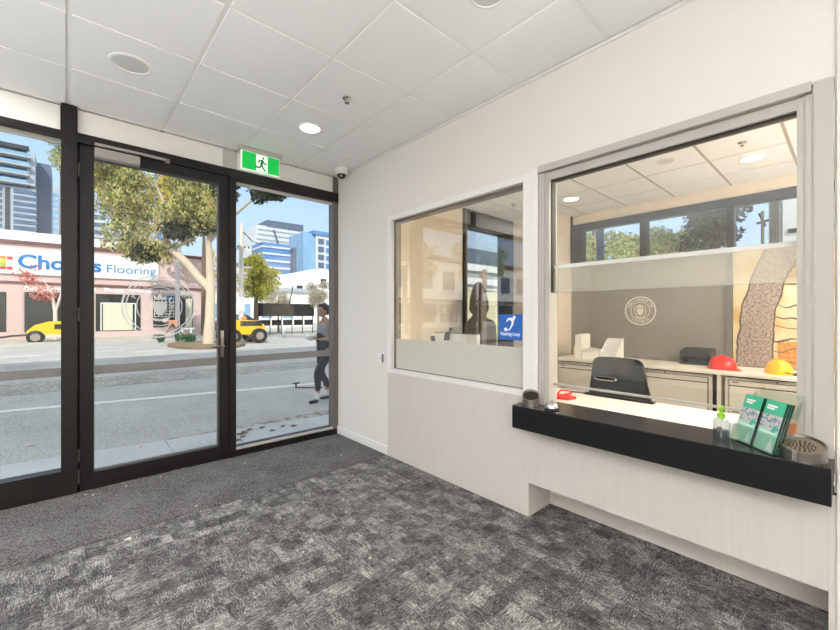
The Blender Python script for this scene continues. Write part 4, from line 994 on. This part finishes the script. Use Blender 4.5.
m.done('downpipes', 'jamb', sd)
lp = thing('lamp_standard', 'thin grey lamp post outside high window beside the metal shed', 'lamp post', (10.9,-2.42,ROAD))
m = MB(); m.tube([(10.9,-2.42,ROAD),(10.9,-2.42,4.0)], .035, 8); m.done('post_shaft', 'jamb', lp)
m = MB(); m.tube([(10.9,-2.3,3.7),(10.9,-2.55,3.75)], .03, 8); m.tube([(10.9,-2.47,3.6),(10.9,-2.36,3.95)], .03, 8); m.ball((10.9,-2.37,2.95), (.07,.1,.07), 10); m.done('fittings', 'gap', lp, smooth=True)

# ------------------------------------------------------------------ buildings beyond
def block(t, nm, x0, x1, y0, y1, z0, z1, mt): return B(x0, x1, y0, y1, z0, z1).done(nm, mt, t)
t1 = thing('apartment_tower', 'tall apartment tower with balconies seen in the left pane', 'building', (-22, 296, ROAD))
block(t1, 'shaft', -42, -14.25, 288, 325, ROAD, 68, 'towerw'); block(t1, 'upper_storeys', -41, -16.4, 290, 325, 68, 88, 'towerg')
block(t1, 'rear_slab', -14.25, -8.6, 300, 330, ROAD, 86, 'towerd'); block(t1, 'recess', -25.6, -24.0, 287.2, 288, ROAD, 67, 'towerb')
for q in range(20):
    z = 5+q*3.15
    if z < 66: block(t1, 'window_band', -22.6, -14.0, 287.6, 322, z, z+1.9, 'towerg'); block(t1, 'window_band', -38, -26.6, 287.6, 288, z, z+1.9, 'towerg')
for q in range(4): block(t1, 'balcony_slab', -43, -17.2+.4*q, 285.2, 320, 69.4+q*4.7, 70.5+q*4.7, 'towerw'); block(t1, 'balcony_front', -43, -17.4+.4*q, 285, 285.2, 70.5+q*4.7, 71.6+q*4.7, 'tsky')
block(t1, 'roof_crown', -42, -17, 288, 322, 88, 90.3, 'towerb'); block(t1, 'upper_fins', -17.6, -14.6, 288.6, 322, 70, 88, 'towerw')
t2 = thing('apartment_tower', 'slim pale tower just beside the tall balcony tower', 'building', (-10, 425, ROAD))
block(t2, 'shaft', -15, -6.8, 420, 450, ROAD, 103, 'towerw')
for q in range(12): block(t2, 'window_band', -12.6, -6.6, 419.5, 440, 45+q*4.6, 47.4+q*4.6, 'tsky')
t3 = thing('apartment_tower', 'blue glass tower showing between the gum branches', 'building', (38, 310, ROAD))
block(t3, 'shaft', 28, 40, 300, 325, ROAD, 97, 'tsky'); block(t3, 'blue_wing', 40, 48.5, 298, 325, ROAD, 99, 'tblue')
for q in range(14): block(t3, 'floor_slab', 27.8, 40, 299.4, 325, 40+q*4, 40.9+q*4, 'towerl')
for q in range(3): block(t3, 'fin', 41.5+q*2.6, 42.4+q*2.6, 297.4, 298, 30, 99, 'towerd')
tA = thing('apartment_tower', 'mid height apartment block beside the left jamb of the door glass', 'building', (8, 205, ROAD))
block(tA, 'shaft', 1, 9.5, 200, 220, ROAD, 42, 'towerl')
for q in range(9): block(tA, 'balcony_band', .8, 9.6, 199.5, 220, 16+q*3, 17.5+q*3, 'towerd')
t4 = thing('office_tower', 'pale slanted office tower with dark roof in the side pane', 'building', (98, 250, ROAD))
MB().prism([(76,240,ROAD),(113.8,240,ROAD),(113.8,240,56.5),(84,240,56.5)], (0,30,0)).done('tower_body', 'towerl', t4)
MB().prism([(90,239.4,56.5),(113.8,239.4,56.5),(113.8,239.4,60.6),(90,239.4,60.2)], (0,30,0)).done('roof_plant', 'towerd', t4)
for q in range(17): MB().prism([(84.6-.45*(q*3.0/3.3),239.6,53.6-q*3.0),(113.6,239.6,53.6-q*3.0),(113.6,239.6,54.4-q*3.0),(84.5-.45*(q*3.0/3.3),239.6,54.4-q*3.0)], (0,.5,0)).done('window_band', 'towerw', t4)
MB().prism([(93.5,239.2,54.6),(94.6,239.2,54.6),(101,239.2,36),(99.8,239.2,36)], (0,.5,0)).done('slanted_slot', 'towerd', t4)
t5 = thing('apartment_block', 'blue clad apartment block before the slanted tower', 'building', (76, 195, ROAD))
block(t5, 'body', 69, 82.9, 190, 205, ROAD, 37.2, 'tblue'); block(t5, 'side_wall', 82.9, 84.5, 186, 205, ROAD, 35.5, 'towerd')
for q in range(10): block(t5, 'floor_slab', 68.8, 83, 189.5, 205, 4+q*3.4, 4.9+q*3.4, 'towerl')
t6 = thing('apartment_block', 'pale blue apartment block beside the right jamb of the side pane', 'building', (108, 212, ROAD))
block(t6, 'body', 105.1, 122, 205, 225, ROAD, 48, 'towerl'); block(t6, 'glass_wing', 97.7, 105.1, 206, 225, ROAD, 48.6, 'tsky')
for q in range(9):
    z = 6+q*4.6; block(t6, 'window_band', 106.5, 110, 204.5, 206, z, z+3, 'towerd'); block(t6, 'window_band', 111.5, 122, 204.4, 206, z, z+2.6, 'tblue')
block(t6, 'roof_cap', 103, 122.5, 204, 225, 48, 50, 'tblue')
t7 = thing('white_building', 'low white building with pitched parapet beyond the site screen', 'building', (30, 65, ROAD))
MB().prism([(20,60,ROAD),(42,60,ROAD),(42,60,9.6),(30,60,9.4),(24,60,6.6),(20,60,6.4)], (0,14,0)).done('walls', 'roofw', t7)
for x, z in ((27,4.8),(29.4,4.9),(31.5,6.2),(24.5,3.2)): block(t7, 'window', x, x+1.0, 59.8, 60, z, z+1.6, 'gap')
t8 = thing('street_terrace', 'pale low terrace behind the lime green street tree', 'building', (14, 45, ROAD))
block(t8, 'walls', 8.5, 21, 42, 52, ROAD, 4.2, 'roofw'); block(t8, 'roof', 8.3, 21.2, 41.6, 52.4, 4.2, 4.6, 'towerw')
for x in (9.5,12,14.5,17): block(t8, 'window', x, x+1.2, 41.9, 42, 1, 2.6, 'tsky')
t9 = thing('yellow_wall_building', 'pale yellow single storey building seen through far office window', 'building', (24, 16, ROAD))
block(t9, 'walls', 16.5, 36, 14.5, 26, ROAD, 3.2, 'ylow'); block(t9, 'coping', 16.4, 36, 14.4, 26, 3.2, 3.32, 'roofw')
block(t9, 'window', 19.9, 20.2, 14.42, 14.5, 1.4, 2.4, 'gap')
t10 = thing('car_park_building', 'grey tiered building with white balustrades beyond the yellow wall', 'building', (60, 50, ROAD))
block(t10, 'body', 44, 90, 45, 70, ROAD, 11.2, 'towerw'); block(t10, 'roof_storey', 44, 90, 47, 70, 11.2, 14.6, 'towerd')
for q in range(3): block(t10, 'balustrade', 43.6, 90, 44.4, 45, 4.6+q*2.6, 5.8+q*2.6, 'signw')
block(t10, 'stair_tower', 57.6, 58.6, 44, 45, 6, 10.2, 'loran2')
t12 = thing('corner_shops', 'pale two storey corner shops standing beside the pink shop', 'building', (-30, 34, ROAD))
block(t12, 'walls', -52, -17.5, 28, 44, ROAD, 7.6, 'roofw'); block(t12, 'parapet', -52.2, -17.3, 27.8, 28.1, 7.6, 8.1, 'pinkd'); block(t12, 'awning', -52, -17.5, 26.2, 28, 2.9, 3.1, 'towerd')
for q in range(9): block(t12, 'window', -50.5+3.7*q, -48.6+3.7*q, 27.9, 28, 4.3, 6.4, 'towerg'); block(t12, 'shop_window', -51+3.7*q, -48.1+3.7*q, 27.9, 28, .5, 2.6, 'shopg')
tree('street_tree', 'bushy plane tree standing before the corner shops', (-16.5,18.5,ROAD), [(G((-16.5,18.5,ROAD),(-16.4,18.5,3),(-16.6,18.5,7)), [.22,.17,.06])], sub_blobs((-16.5,18.5,6.2), (2.2,2.0,2.4), 22, .8, rg), 3600, .26, 'f_olive', 'trunkd', 41)
tree('street_tree', 'second plane tree further along before the corner shops', (-24,17.5,ROAD), [(G((-24,17.5,ROAD),(-24,17.5,3),(-24.2,17.5,7)), [.22,.17,.06])], sub_blobs((-24,17.5,6.0), (2.2,2.0,2.2), 20, .8, rg), 3200, .26, 'f_olive', 'trunkd', 42)
# fill of the horizon
t11 = thing('terrace_row', 'distant pale terrace row behind the pink shop', 'building', (0, 120, ROAD))
block(t11, 'walls', -90, 60, 120, 140, ROAD, 7, 'towerw'); block(t11, 'roof', -91, 61, 119.5, 141, 7, 7.6, 'towerd')
# this building's own upper storeys (they shade the near half of the street)
struct(B(XL-9, 3.9, YB-3, .05, H+.3, 11.6).done('roof_upper_storeys', 'wall'))
struct(B(XL-9, XL-.15, YB-3, .05, ROAD, H+.3).done('wall_neighbour', 'wall'))

# ------------------------------------------------------------------ street things
def crossarm_pole(label, x, y, top, arms, board):
    t = thing('utility_pole', label, 'pole', (x, y, ROAD))
    MB().tube([(x,y,ROAD),(x,y,top)], [.13,.10], 12).done('shaft', 'pole', t, smooth=True)
    for z, l in arms:
        a = B(x-l, x+l, y-.05, y+.05, z, z+.10).done('crossarm', 'pole', t)
        m = MB()
        for dx in (-.8,-.35,.35,.8): m.lathe([(.03,.1),(.04,.14),(.03,.18),(.04,.21),(.02,.24)], T(x+dx*l,y,z), 8)
        m.done('insulators', 'gap', a)
    if board: B(x-.42, x+.12, y-.16, y-.13, 1.55, 2.35).done('sign_board', 'signw', t)
    return t
crossarm_pole('pale pole with two crossarms and a white board in side pane', 5.0, 19.07, 6.5, ((4.0,.6),(5.0,.5)), True)
crossarm_pole('pale slender utility pole standing before the pink shop', 2.62, 23.0, 5.5, (), False)
cbl = MB(); cbl.tube([(5.0,19.22,6.2),(8,26,6.8),(14,40,9.2),(22,58,12)], .03, 6); tag(cbl.done('overhead_cable', 'cable', org=(10,30,7)), 'black overhead cable running from the pole with crossarms', 'cable')
# towed compressor
cm = thing('towed_compressor', 'yellow towed compressor with tow bar before the shop window', 'machine', (-3.0, 24.0, ROAD))
MB().prism([(-3.72,23.6,.36),(-3.78,23.6,.52),(-3.5,23.6,.82),(-3.0,23.6,1.0),(-1.9,23.6,1.02),(-1.8,23.6,.36)], (0,1.1,0)).done('canopy', 'mach', cm)
k = MB()
for q in range(3): k.box(-2.75+.33*q, -2.48+.33*q, 23.56, 23.6, .62, .88)
k.done('vent_grilles', 'gap', cm)
B(-3.1, -1.8, 23.62, 24.7, .22, .36).done('base_frame', 'ivory', cm)
for y in (23.5, 24.62):
    w = MB().tube([(-3.45,y,.22),(-3.45,y+.2,.22)], .34, 24).done('wheel', 'tyre', cm)
    MB().tube([(-3.45,y-.01,.22),(-3.45,y+.02,.22)], .19, 20).done('wheel_rim', 'rim', w)
m = MB(); m.tube([(-3.6,24.1,.34),(-4.3,24.1,.30),(-4.9,24.1,.20)], .05, 8); m.tube([(-4.85,24.1,.22),(-4.85,24.1,ROAD+.1)], .03, 8); m.done('tow_bar', 'gap', cm)
# roller / loader in the side pane
rl2 = thing('road_machine', 'yellow road machine with big wheels behind the door mullion', 'machine', (4.6, 17.4, ROAD))
MB().prism([(3.6,17.0,.35),(3.6,17.0,.95),(3.9,17.0,1.10),(5.2,17.0,1.06),(5.5,17.0,.85),(5.6,17.0,.35)], (0,1.2,0)).done('body', 'mach', rl2)
B(4.3, 5.4, 16.98, 18.22, .78, 1.04).done('engine_vents', 'gap', rl2)
B(4.5, 4.7, 17.3, 17.5, 1.08, 1.24).done('beacon', 'orange', rl2)
for x in (3.9, 5.2):
    for y in (16.75, 18.15):
        w = MB().tube([(x,y,.27),(x,y+.3,.27)], .38, 24).done('wheel', 'tyre', rl2)
        MB().tube([(x,y-.01,.27),(x,y+.03,.27)], .2, 18).done('wheel_rim', 'rim', w)
cn = thing('traffic_bollard', 'slim red and white traffic bollard beside the road machine', 'bollard', (5.83, 17.9, ROAD))
MB().lathe([(.14,0),(.14,.04),(.06,.06),(.05,.85),(.02,.9)], T(5.83,17.9,ROAD), 16).done('post_body', 'red', cn, smooth=True)
MB().lathe([(.058,.3),(.056,.48)], T(5.83,17.9,ROAD), 16).done('white_band', 'sock', cn)
bo = thing('kerb_bollard', 'short white bollard on the road before the black site screen', 'bollard', (8.48, 21.5, ROAD))
MB().lathe([(.12,0),(.12,.65),(.09,.75),(.02,.78)], T(8.48,21.5,ROAD), 16).done('post_body', 'sock', bo, smooth=True)
# black site screen
sc_ = thing('site_screen', 'long black shade cloth site screen on low barriers', 'fence', (10.3, 25.4, ROAD))
MB().prism([(8.15,25.3,1.25),(12.6,25.3,1.25),(12.6,25.3,2.22),(8.15,25.3,2.22)], (0,.06,0)).done('screen_cloth', 'banner', sc_)
for q in range(6): MB().tube([(8.2+.86*q,25.4,ROAD),(8.2+.86*q,25.4,2.2)], .035, 8).done('post', 'gap', sc_)
for q in range(5): B(8.3+.87*q, 9.02+.87*q, 25.28, 25.36, .55, .98).done('barrier_panel', 'banner', sc_)
m = MB(); m.tube([(10.6,25.5,2.2),(10.95,25.6,3.6)], .05, 8); m.done('brace', 'gap', sc_)
# parked car
pc = thing('parked_car', 'dark parked car beyond the gum trunk', 'car', (6.6, 29.0, ROAD))
MB().prism([(6.1,28.2,.15),(6.1,28.2,.8),(6.5,28.2,.95),(7.0,28.2,1.38),(8.3,28.2,1.38),(9.0,28.2,.95),(9.6,28.2,.85),(9.6,28.2,.15)], (0,1.6,0)).done('car_body', 'car', pc)
B(7.1, 8.2, 28.17, 28.2, 1.0, 1.3).done('side_window', 'tsky', pc)
for x in (6.8, 8.9):
    for y in (28.15, 29.65): MB().tube([(x,y,.18),(x,y+.2,.18)], .3, 20).done('wheel', 'tyre', pc)
# shrubs of the island
for lb, x, y, s_ in (('green spiky shrub at the foot of the gum tree', 2.25, 18.2, .30), ('pale small weed on the kerb beside the worker', 1.35, 20.6, .2)):
    t = thing('shrub', lb, 'shrub', (x, y, ROAD))
    m = MB()
    for q in range(6): a = q*PI/3; m.tube([(x,y,ROAD),(x+s_*.6*math.cos(a),y+s_*.6*math.sin(a),ROAD+s_*1.3)], [.015,.006], 5)
    m.done('stems', 'trunkd', t)
    m = MB(); leaves(m, sub_blobs((x,y,ROAD+s_*1.2), (s_*1.5,s_,s_*.6), 9, s_*.7, rg), 900, .1, rg, -.4); m.done('foliage', 'f_bush', t, normals=False)
gr_ = thing('guard_rail', 'low white rail between worker and shrub', 'rail', (2.55, 20.2, ROAD))
m = MB(); m.tube([(2.35,20.2,ROAD),(2.35,20.2,.65)], .04, 8); m.tube([(2.75,20.2,ROAD),(2.75,20.2,.65)], .04, 8); m.tube([(2.2,20.2,.6),(2.9,20.2,.6)], .035, 8); m.done('rail_frame', 'sock', gr_)

# ------------------------------------------------------------------ people
def skin_mesh(verts, edges, sub=2, root=0):
    me = bpy.data.meshes.new('body'); me.from_pydata([v[:3] for v in verts], edges, [])
    o = bpy.data.objects.new('body_source', me); C.objects.link(o)
    sk = o.modifiers.new('s', 'SKIN'); ly = me.skin_vertices[0]
    for i, v in enumerate(verts):
        r = v[3]; ly.data[i].radius = (r, v[4] if len(v) > 4 else r)
    ly.data[root].use_root = True
    ss = o.modifiers.new('u', 'SUBSURF'); ss.levels = sub; ss.render_levels = sub
    dg = bpy.context.evaluated_depsgraph_get(); r = bpy.data.meshes.new_from_object(o.evaluated_get(dg)); bpy.data.objects.remove(o); return r
def fuse(meshes, vox):
    """one continuous surface from overlapping pieces"""
    b = MB()
    for me in meshes: b.mesh(me)
    me = bpy.data.meshes.new('fused'); b.bm.to_mesh(me); b.bm.free()
    o = bpy.data.objects.new('fuse_source', me); C.objects.link(o)
    r = o.modifiers.new('r', 'REMESH'); r.mode = 'VOXEL'; r.voxel_size = vox
    s_ = o.modifiers.new('s', 'SMOOTH'); s_.iterations = 3; s_.factor = .4
    dg = bpy.context.evaluated_depsgraph_get(); q = bpy.data.meshes.new_from_object(o.evaluated_get(dg)); bpy.data.objects.remove(o); return q
def balls(lst):
    b = MB()
    for c, r in lst: b.ball(c, r, 20)
    me = bpy.data.meshes.new('b'); b.bm.to_mesh(me); b.bm.free(); return me
def hand(w, d, up, size=1., curl=.5, side=1):
    """palm and five bent fingers; w wrist point, d direction of the fingers, up = back of the hand"""
    w = Vector(w); d = Vector(d).normalized(); up = Vector(up).normalized(); s_ = d.cross(up).normalized()
    V = [(*(w), .022, .016), (*(w+d*.045*size), .034, .015), (*(w+d*.082*size), .036, .013)]; E = [(0,1),(1,2)]
    out = [skin_mesh(V, E, 1)]
    for i, (o_, l) in enumerate(((-.03,.066), (-.01,.076), (.011,.072), (.03,.056))):
        p0 = w + d*.07*size + s_*o_*size; p1 = w + d*(.095)*size + s_*o_*size; p2 = p1 + (d - up*curl*.5).normalized()*l*.5*size; p3 = p2 + (d*.6 - up*curl).normalized()*l*.5*size
        out.append(skin_mesh([(*p0,.009), (*p1,.0095), (*p2,.0085), (*p3,.0065)], [(0,1),(1,2),(2,3)], 1))
    p0 = w + d*.02*size + s_*side*.02*size; p1 = w + d*.05*size + s_*side*.052*size; p2 = p1 + (d*.8 + s_*side*.35 - up*.3*curl).normalized()*.035*size; p3 = p2 + (d - up*.3*curl).normalized()*.028*size
    out.append(skin_mesh([(*p0,.012), (*p1,.012), (*p2,.010), (*p3,.008)], [(0,1),(1,2),(2,3)], 1))
    return out
def place(me, M): me.transform(M); return me
def from_mesh(me, name, mt, parent):
    b = MB(); b.mesh(me); return b.done(name, mt, parent, smooth=True)
PW = T(1.02, 2.12, ROAD) @ Matrix.Rotation(PI+.05, 4, 'Z')
wo = thing('person', 'woman walking past outside the side pane holding a rolled white paper', 'person', (1.02, 2.12, ROAD))
V = [(0,0,.88,.125,.105), (0,0,1.0,.105,.085), (.01,0,1.16,.118,.095), (.0,0,1.30,.125,.085), (.012,0,1.385,.055,.05), (.03,0,1.44,.047,.047),   # 0-5 torso, neck
     (.02,.085,.80,.085), (.21,.085,.49,.055), (.19,.085,.33,.056), (.20,.085,.09,.034), (.23,.085,.035,.036), (.34,.085,.02,.028),  # 6-11 leading leg
     (0,-.085,.80,.085), (.03,-.085,.46,.055), (-.06,-.085,.31,.056), (-.10,-.085,.09,.034), (-.08,-.085,.035,.036), (.04,-.085,.02,.028),  # 12-17
     (-.005,.155,1.335,.05), (-.05,.185,1.08,.034), (.06,.15,1.055,.032), (.19,.08,1.06,.022),  # 18-21 left arm
     (-.005,-.155,1.335,.05), (-.06,-.19,1.09,.034), (.06,-.16,1.075,.032), (.21,-.09,1.09,.022)]
E_ = [(0,1),(1,2),(2,3),(3,4),(4,5),(0,6),(6,7),(7,8),(8,9),(9,10),(10,11),(0,12),(12,13),(13,14),(14,15),(15,16),(16,17),(3,18),(18,19),(19,20),(20,21),(3,22),(22,23),(23,24),(24,25)]
hd = Vector((.045,0,1.545))
head = balls([(hd, (.092,.072,.105)), (hd+Vector((.025,0,-.05)), (.062,.055,.062)), (hd+Vector((.07,0,-.088)), (.022,.025,.02)), (hd+Vector((.092,0,-.022)), (.022,.012,.02)),
              (hd+Vector((.082,0,-.055)), (.012,.022,.008)), (hd+Vector((.078,0,-.06)), (.014,.02,.008)), (hd+Vector((-.005,.073,-.015)), (.018,.01,.028)), (hd+Vector((-.005,-.073,-.015)), (.018,.01,.028)), (hd+Vector((.078,.0,.015)), (.018,.045,.012))])
body = fuse([skin_mesh(V, E_, 2), head] + hand((.19,.08,1.06), (1,-.25,.05), (0,.2,1), .9, .7, 1) + hand((.21,-.09,1.09), (1,.3,.0), (0,-.2,1), .9, .9, -1), .0085)
from_mesh(place(body, PW), 'body', 'skin', wo)
ey = balls([(hd+Vector((.083,.03,.0)), (.008,.012,.007)), (hd+Vector((.083,-.03,.0)), (.008,.012,.007))]); from_mesh(place(ey, PW), 'eyes', 'hole', wo)
hr = fuse([balls([(hd+Vector((-.025,0,.028)), (.094,.084,.100)), (hd+Vector((-.065,0,-.01)), (.06,.072,.075)), (hd+Vector((-.1,0,.0)), (.05,.05,.055)), (hd+Vector((.035,0,.085)), (.05,.06,.03))])], .012); from_mesh(place(hr, PW), 'hair', 'hair', wo)
sg_ = skin_mesh([(0,0,.97,.150,.128), (.005,0,1.08,.150,.128), (.012,0,1.18,.162,.138), (.004,0,1.285,.150,.122), (0,.11,1.335,.062), (0,-.11,1.335,.062)], [(0,1),(1,2),(2,3),(3,4),(3,5)], 2); from_mesh(place(sg_, PW), 'singlet', 'greycl', wo)
ap = skin_mesh([(.0,0,.80,.168,.142), (0,0,.9,.166,.144), (.008,0,1.0,.160,.136), (.03,0,1.10,.152,.132), (.034,0,1.19,.150,.130)], [(0,1),(1,2),(2,3),(3,4)], 2); from_mesh(place(ap, PW), 'apron', 'navy', wo)
lg = fuse([skin_mesh([(0,0,.90,.138,.116), (.02,.085,.78,.095), (.21,.085,.49,.066), (.19,.085,.33,.064), (.198,.085,.17,.044), (.02,-.085,.78,.095), (.03,-.085,.46,.063), (-.06,-.085,.31,.062), (-.09,-.085,.17,.043)], [(0,1),(1,2),(2,3),(3,4),(0,5),(5,6),(6,7),(7,8)], 2)], .012); from_mesh(place(lg, PW), 'leggings', 'dkcl', wo)
for sgn, (x1, x2, x3) in ((1, (.20,.205,.23)), (-1, (-.088,-.095,-.08))):
    s2 = skin_mesh([(x1,sgn*.085,.19,.044), (x2,sgn*.085,.09,.043), (x3,sgn*.085,.05,.045)], [(0,1),(1,2)], 2); from_mesh(place(s2, PW), 'sock', 'sock', wo)
    s3 = skin_mesh([(x3-.045,sgn*.085,.035,.040,.034), (x3+.03,sgn*.085,.032,.043,.030), (x3+.13,sgn*.085,.026,.042,.024)], [(0,1),(1,2)], 2); from_mesh(place(s3, PW), 'shoe', 'blackp', wo)
pr = MB(); pr.tube([PW @ Vector((.34,.10,1.085)), PW @ Vector((.26,-.16,1.10))], .038, 14); pr.tube([PW @ Vector((.38,.02,1.10)), PW @ Vector((.10,-.02,1.115))], .02, 10)
tag(pr.done('rolled_paper', 'paper', org=tuple(PW @ Vector((.28,0,1.08))), smooth=True), 'rolled white papers held in the walking woman\'s hands', 'paper roll')
rd = MB(); rd.tube([(1.12,3.5,ROAD+.015),(1.50,3.12,ROAD+.015)], .012, 8); rd.tube([(1.12,3.5,ROAD+.012),(1.12,3.5,ROAD+.10)], .018, 8); rd.tube([(1.05,3.5,ROAD+.1),(1.19,3.5,ROAD+.1)], .014, 8)
tag(rd.done('metal_rod', 'gap', org=(1.3,3.3,ROAD)), 'dark metal rod with upright end lying behind the walking woman', 'rod')
# worker bending over
PK = T(2.0, 19.4, ROAD) @ Matrix.Rotation(PI-.2, 4, 'Z')
wk = thing('person', 'worker in an orange vest bending forward across the street', 'person', (2.0, 19.4, ROAD))
V = [(0,0,.90,.15,.12), (.15,0,1.06,.15,.11), (.32,0,1.14,.16,.11), (.42,0,1.16,.06), (.52,0,1.15,.10), (.02,.11,.80,.10), (.06,.12,.48,.07), (-.02,.13,.08,.05), (.12,.13,.03,.05), (.02,-.11,.80,.10), (.1,-.12,.48,.07), (.08,-.13,.08,.05), (.2,-.13,.03,.05),
     (.32,.2,1.1,.06), (.42,.24,.82,.045), (.52,.2,.60,.035), (.32,-.2,1.1,.06), (.40,-.24,.82,.045), (.5,-.2,.60,.035)]
wb_ = fuse([skin_mesh(V, [(0,1),(1,2),(2,3),(3,4),(0,5),(5,6),(6,7),(7,8),(0,9),(9,10),(10,11),(11,12),(2,13),(13,14),(14,15),(2,16),(16,17),(17,18)], 2), balls([((.56,0,1.15), (.11,.085,.1)), ((.66,0,1.1), (.02,.015,.02))])] + hand((.52,.2,.60), (.3,0,-1), (-1,0,0), 1, .5, 1) + hand((.5,-.2,.60), (.3,0,-1), (-1,0,0), 1, .5, -1), .014)
from_mesh(place(wb_, PK), 'body', 'skin', wk)
vs_ = skin_mesh([(.02,0,.94,.165,.135), (.16,0,1.07,.165,.125), (.33,0,1.15,.175,.125), (.32,.15,1.13,.08), (.32,-.15,1.13,.08)], [(0,1),(1,2),(2,3),(2,4)], 2); from_mesh(place(vs_, PK), 'vest', 'orangevis', wk)
ts_ = skin_mesh([(0,0,.90,.165,.135), (.02,.11,.80,.115), (.06,.12,.48,.085), (-.02,.13,.10,.065), (.02,-.11,.80,.115), (.1,-.12,.48,.085), (.08,-.13,.10,.065)], [(0,1),(1,2),(2,3),(0,4),(4,5),(5,6)], 2); from_mesh(place(ts_, PK), 'trousers', 'navy', wk)
hh = balls([((.57,0,1.19), (.13,.105,.09))]); from_mesh(place(hh, PK), 'hard_hat', 'sock', wk)

# ------------------------------------------------------------------ leaves and crumbs
def dry_leaf(x, y, z, s_, a, mt, label, nm, cat, grp):
    m = MB(); n = 10; pts = []
    for k in range(n):
        q = 2*PI*k/n; r = s_*(1 if k % 2 else .62); pts.append((x+r*math.cos(q+a), y+r*.7*math.sin(q+a), z+.25*s_*abs(math.sin(q*1.5))))
    m.prism(pts, (0,0,.0015)); return tag(m.done(nm, mt, org=(x,y,z)), label, cat, grp)
rr = random.Random(5)
for x, y, s_ in ((-.8,.72,.055), (-.68,.82,.035), (-.91,.5,.035), (-.83,.59,.03), (-.54,.81,.03), (-.49,.6,.03), (-.33,.7,.03), (-1.0,.8,.025), (-.22,.62,.035), (-.95,.66,.02)):
    dry_leaf(x, y, -.019, s_*1.45, rr.uniform(0,3), 'leafb', 'dry brown leaf on the pale pavers outside the side pane', 'fallen_leaf', 'leaf', 'dry leaves outside the side pane')
for x, y, s_ in ((-1.21,.66,.035), (-1.75,.95,.04), (-2.6,2.2,.05), (-1.3,2.1,.04), (-2.9,2.6,.06), (-.6,3.0,.05), (-2.2,3.3,.05)):
    dry_leaf(x, y, -.019 if y < 1.1 else ROAD+.001, s_, rr.uniform(0,3), 'crumb', 'pale dry leaf on the ground outside the glass front', 'fallen_leaf', 'leaf', 'pale leaves outside the glass front')
for x, y in ((-2.19,-.16), (-2.15,-.2), (-1.95,-.18), (-1.72,-.15), (-.35,-.71), (-1.1,-.3), (-1.62,-.9), (-.8,-1.5), (-1.3,-1.9), (-1.05,-2.2)):
    dry_leaf(x, y, .006 if y > -.98 else .0, .011, rr.uniform(0,3), 'crumb', 'tiny pale leaf crumb on the dark lobby floor', 'leaf_crumb', 'leaf', 'leaf crumbs on the lobby floor')
dry_leaf(-2.02, -1.08, .0, .028, .6, 'crumb', 'pale curled leaf on the patterned carpet beside the entrance matting', 'fallen_leaf', 'leaf', None)

# ------------------------------------------------------------------ light, sky, camera
w = bpy.data.worlds.new('sky'); bpy.context.scene.world = w; w.use_nodes = True
nt = w.node_tree; nt.nodes.clear()
SUN_EL, SUN_AZ = math.radians(38), math.radians(210)   # azimuth from +y clockwise: behind this building, to the left
tcw = nt.nodes.new('ShaderNodeTexCoord'); spw = nt.nodes.new('ShaderNodeSeparateXYZ'); nt.links.new(tcw.outputs['Generated'], spw.inputs[0])
rw = nt.nodes.new('ShaderNodeValToRGB'); e = rw.color_ramp.elements          # clear sky: pale at the horizon, blue above, brightened overhead as added fill
for _ in range(3): e.new(.5)
for k, (p, c) in enumerate(((0., (.60,.72,.86)), (.12, (.52,.67,.88)), (.38, (.36,.54,.86)), (.62, (.62,.76,.96)), (1., (.98,.99,1.)))): e[k].position = p; e[k].color = (*c, 1)
nt.links.new(spw.outputs[2], rw.inputs[0])
bg = nt.nodes.new('ShaderNodeBackground'); bg.inputs[1].default_value = 1.0
ow = nt.nodes.new('ShaderNodeOutputWorld'); nt.links.new(rw.outputs[0], bg.inputs[0]); nt.links.new(bg.outputs[0], ow.inputs[0])
sl = bpy.data.lights.new('sun', 'SUN'); sl.energy = 2.9; sl.color = (1,.96,.9); sl.angle = .009
so_ = bpy.data.objects.new('sun', sl); C.objects.link(so_)
dirv = Vector((math.sin(SUN_AZ)*math.cos(SUN_EL), math.cos(SUN_AZ)*math.cos(SUN_EL), math.sin(SUN_EL)))   # towards the sun
so_.rotation_euler = dirv.to_track_quat('Z', 'Y').to_euler(); so_.location = (0,-20,30)

cam = bpy.data.cameras.new('camera'); cam.sensor_width = 36; cam.lens = 36*392.134/840; cam.clip_start = .05; cam.clip_end = 1500
co = bpy.data.objects.new('camera', cam); C.objects.link(co); co.location = (-2.297,-3.994,1.346); co.rotation_euler = (PI/2, 0, -.734)
sc = bpy.context.scene; sc.camera = co
sc.view_settings.view_transform = 'Standard'; sc.view_settings.look = 'None'; sc.view_settings.gamma = 1; sc.view_settings.use_curve_mapping = False
sc.view_settings.exposure = 0.55
try:
    sc.cycles.use_denoising = True; sc.cycles.max_bounces = 12; sc.cycles.transparent_max_bounces = 24; sc.cycles.diffuse_bounces = 6
    sc.cycles.sample_clamp_indirect = 8
except Exception: pass
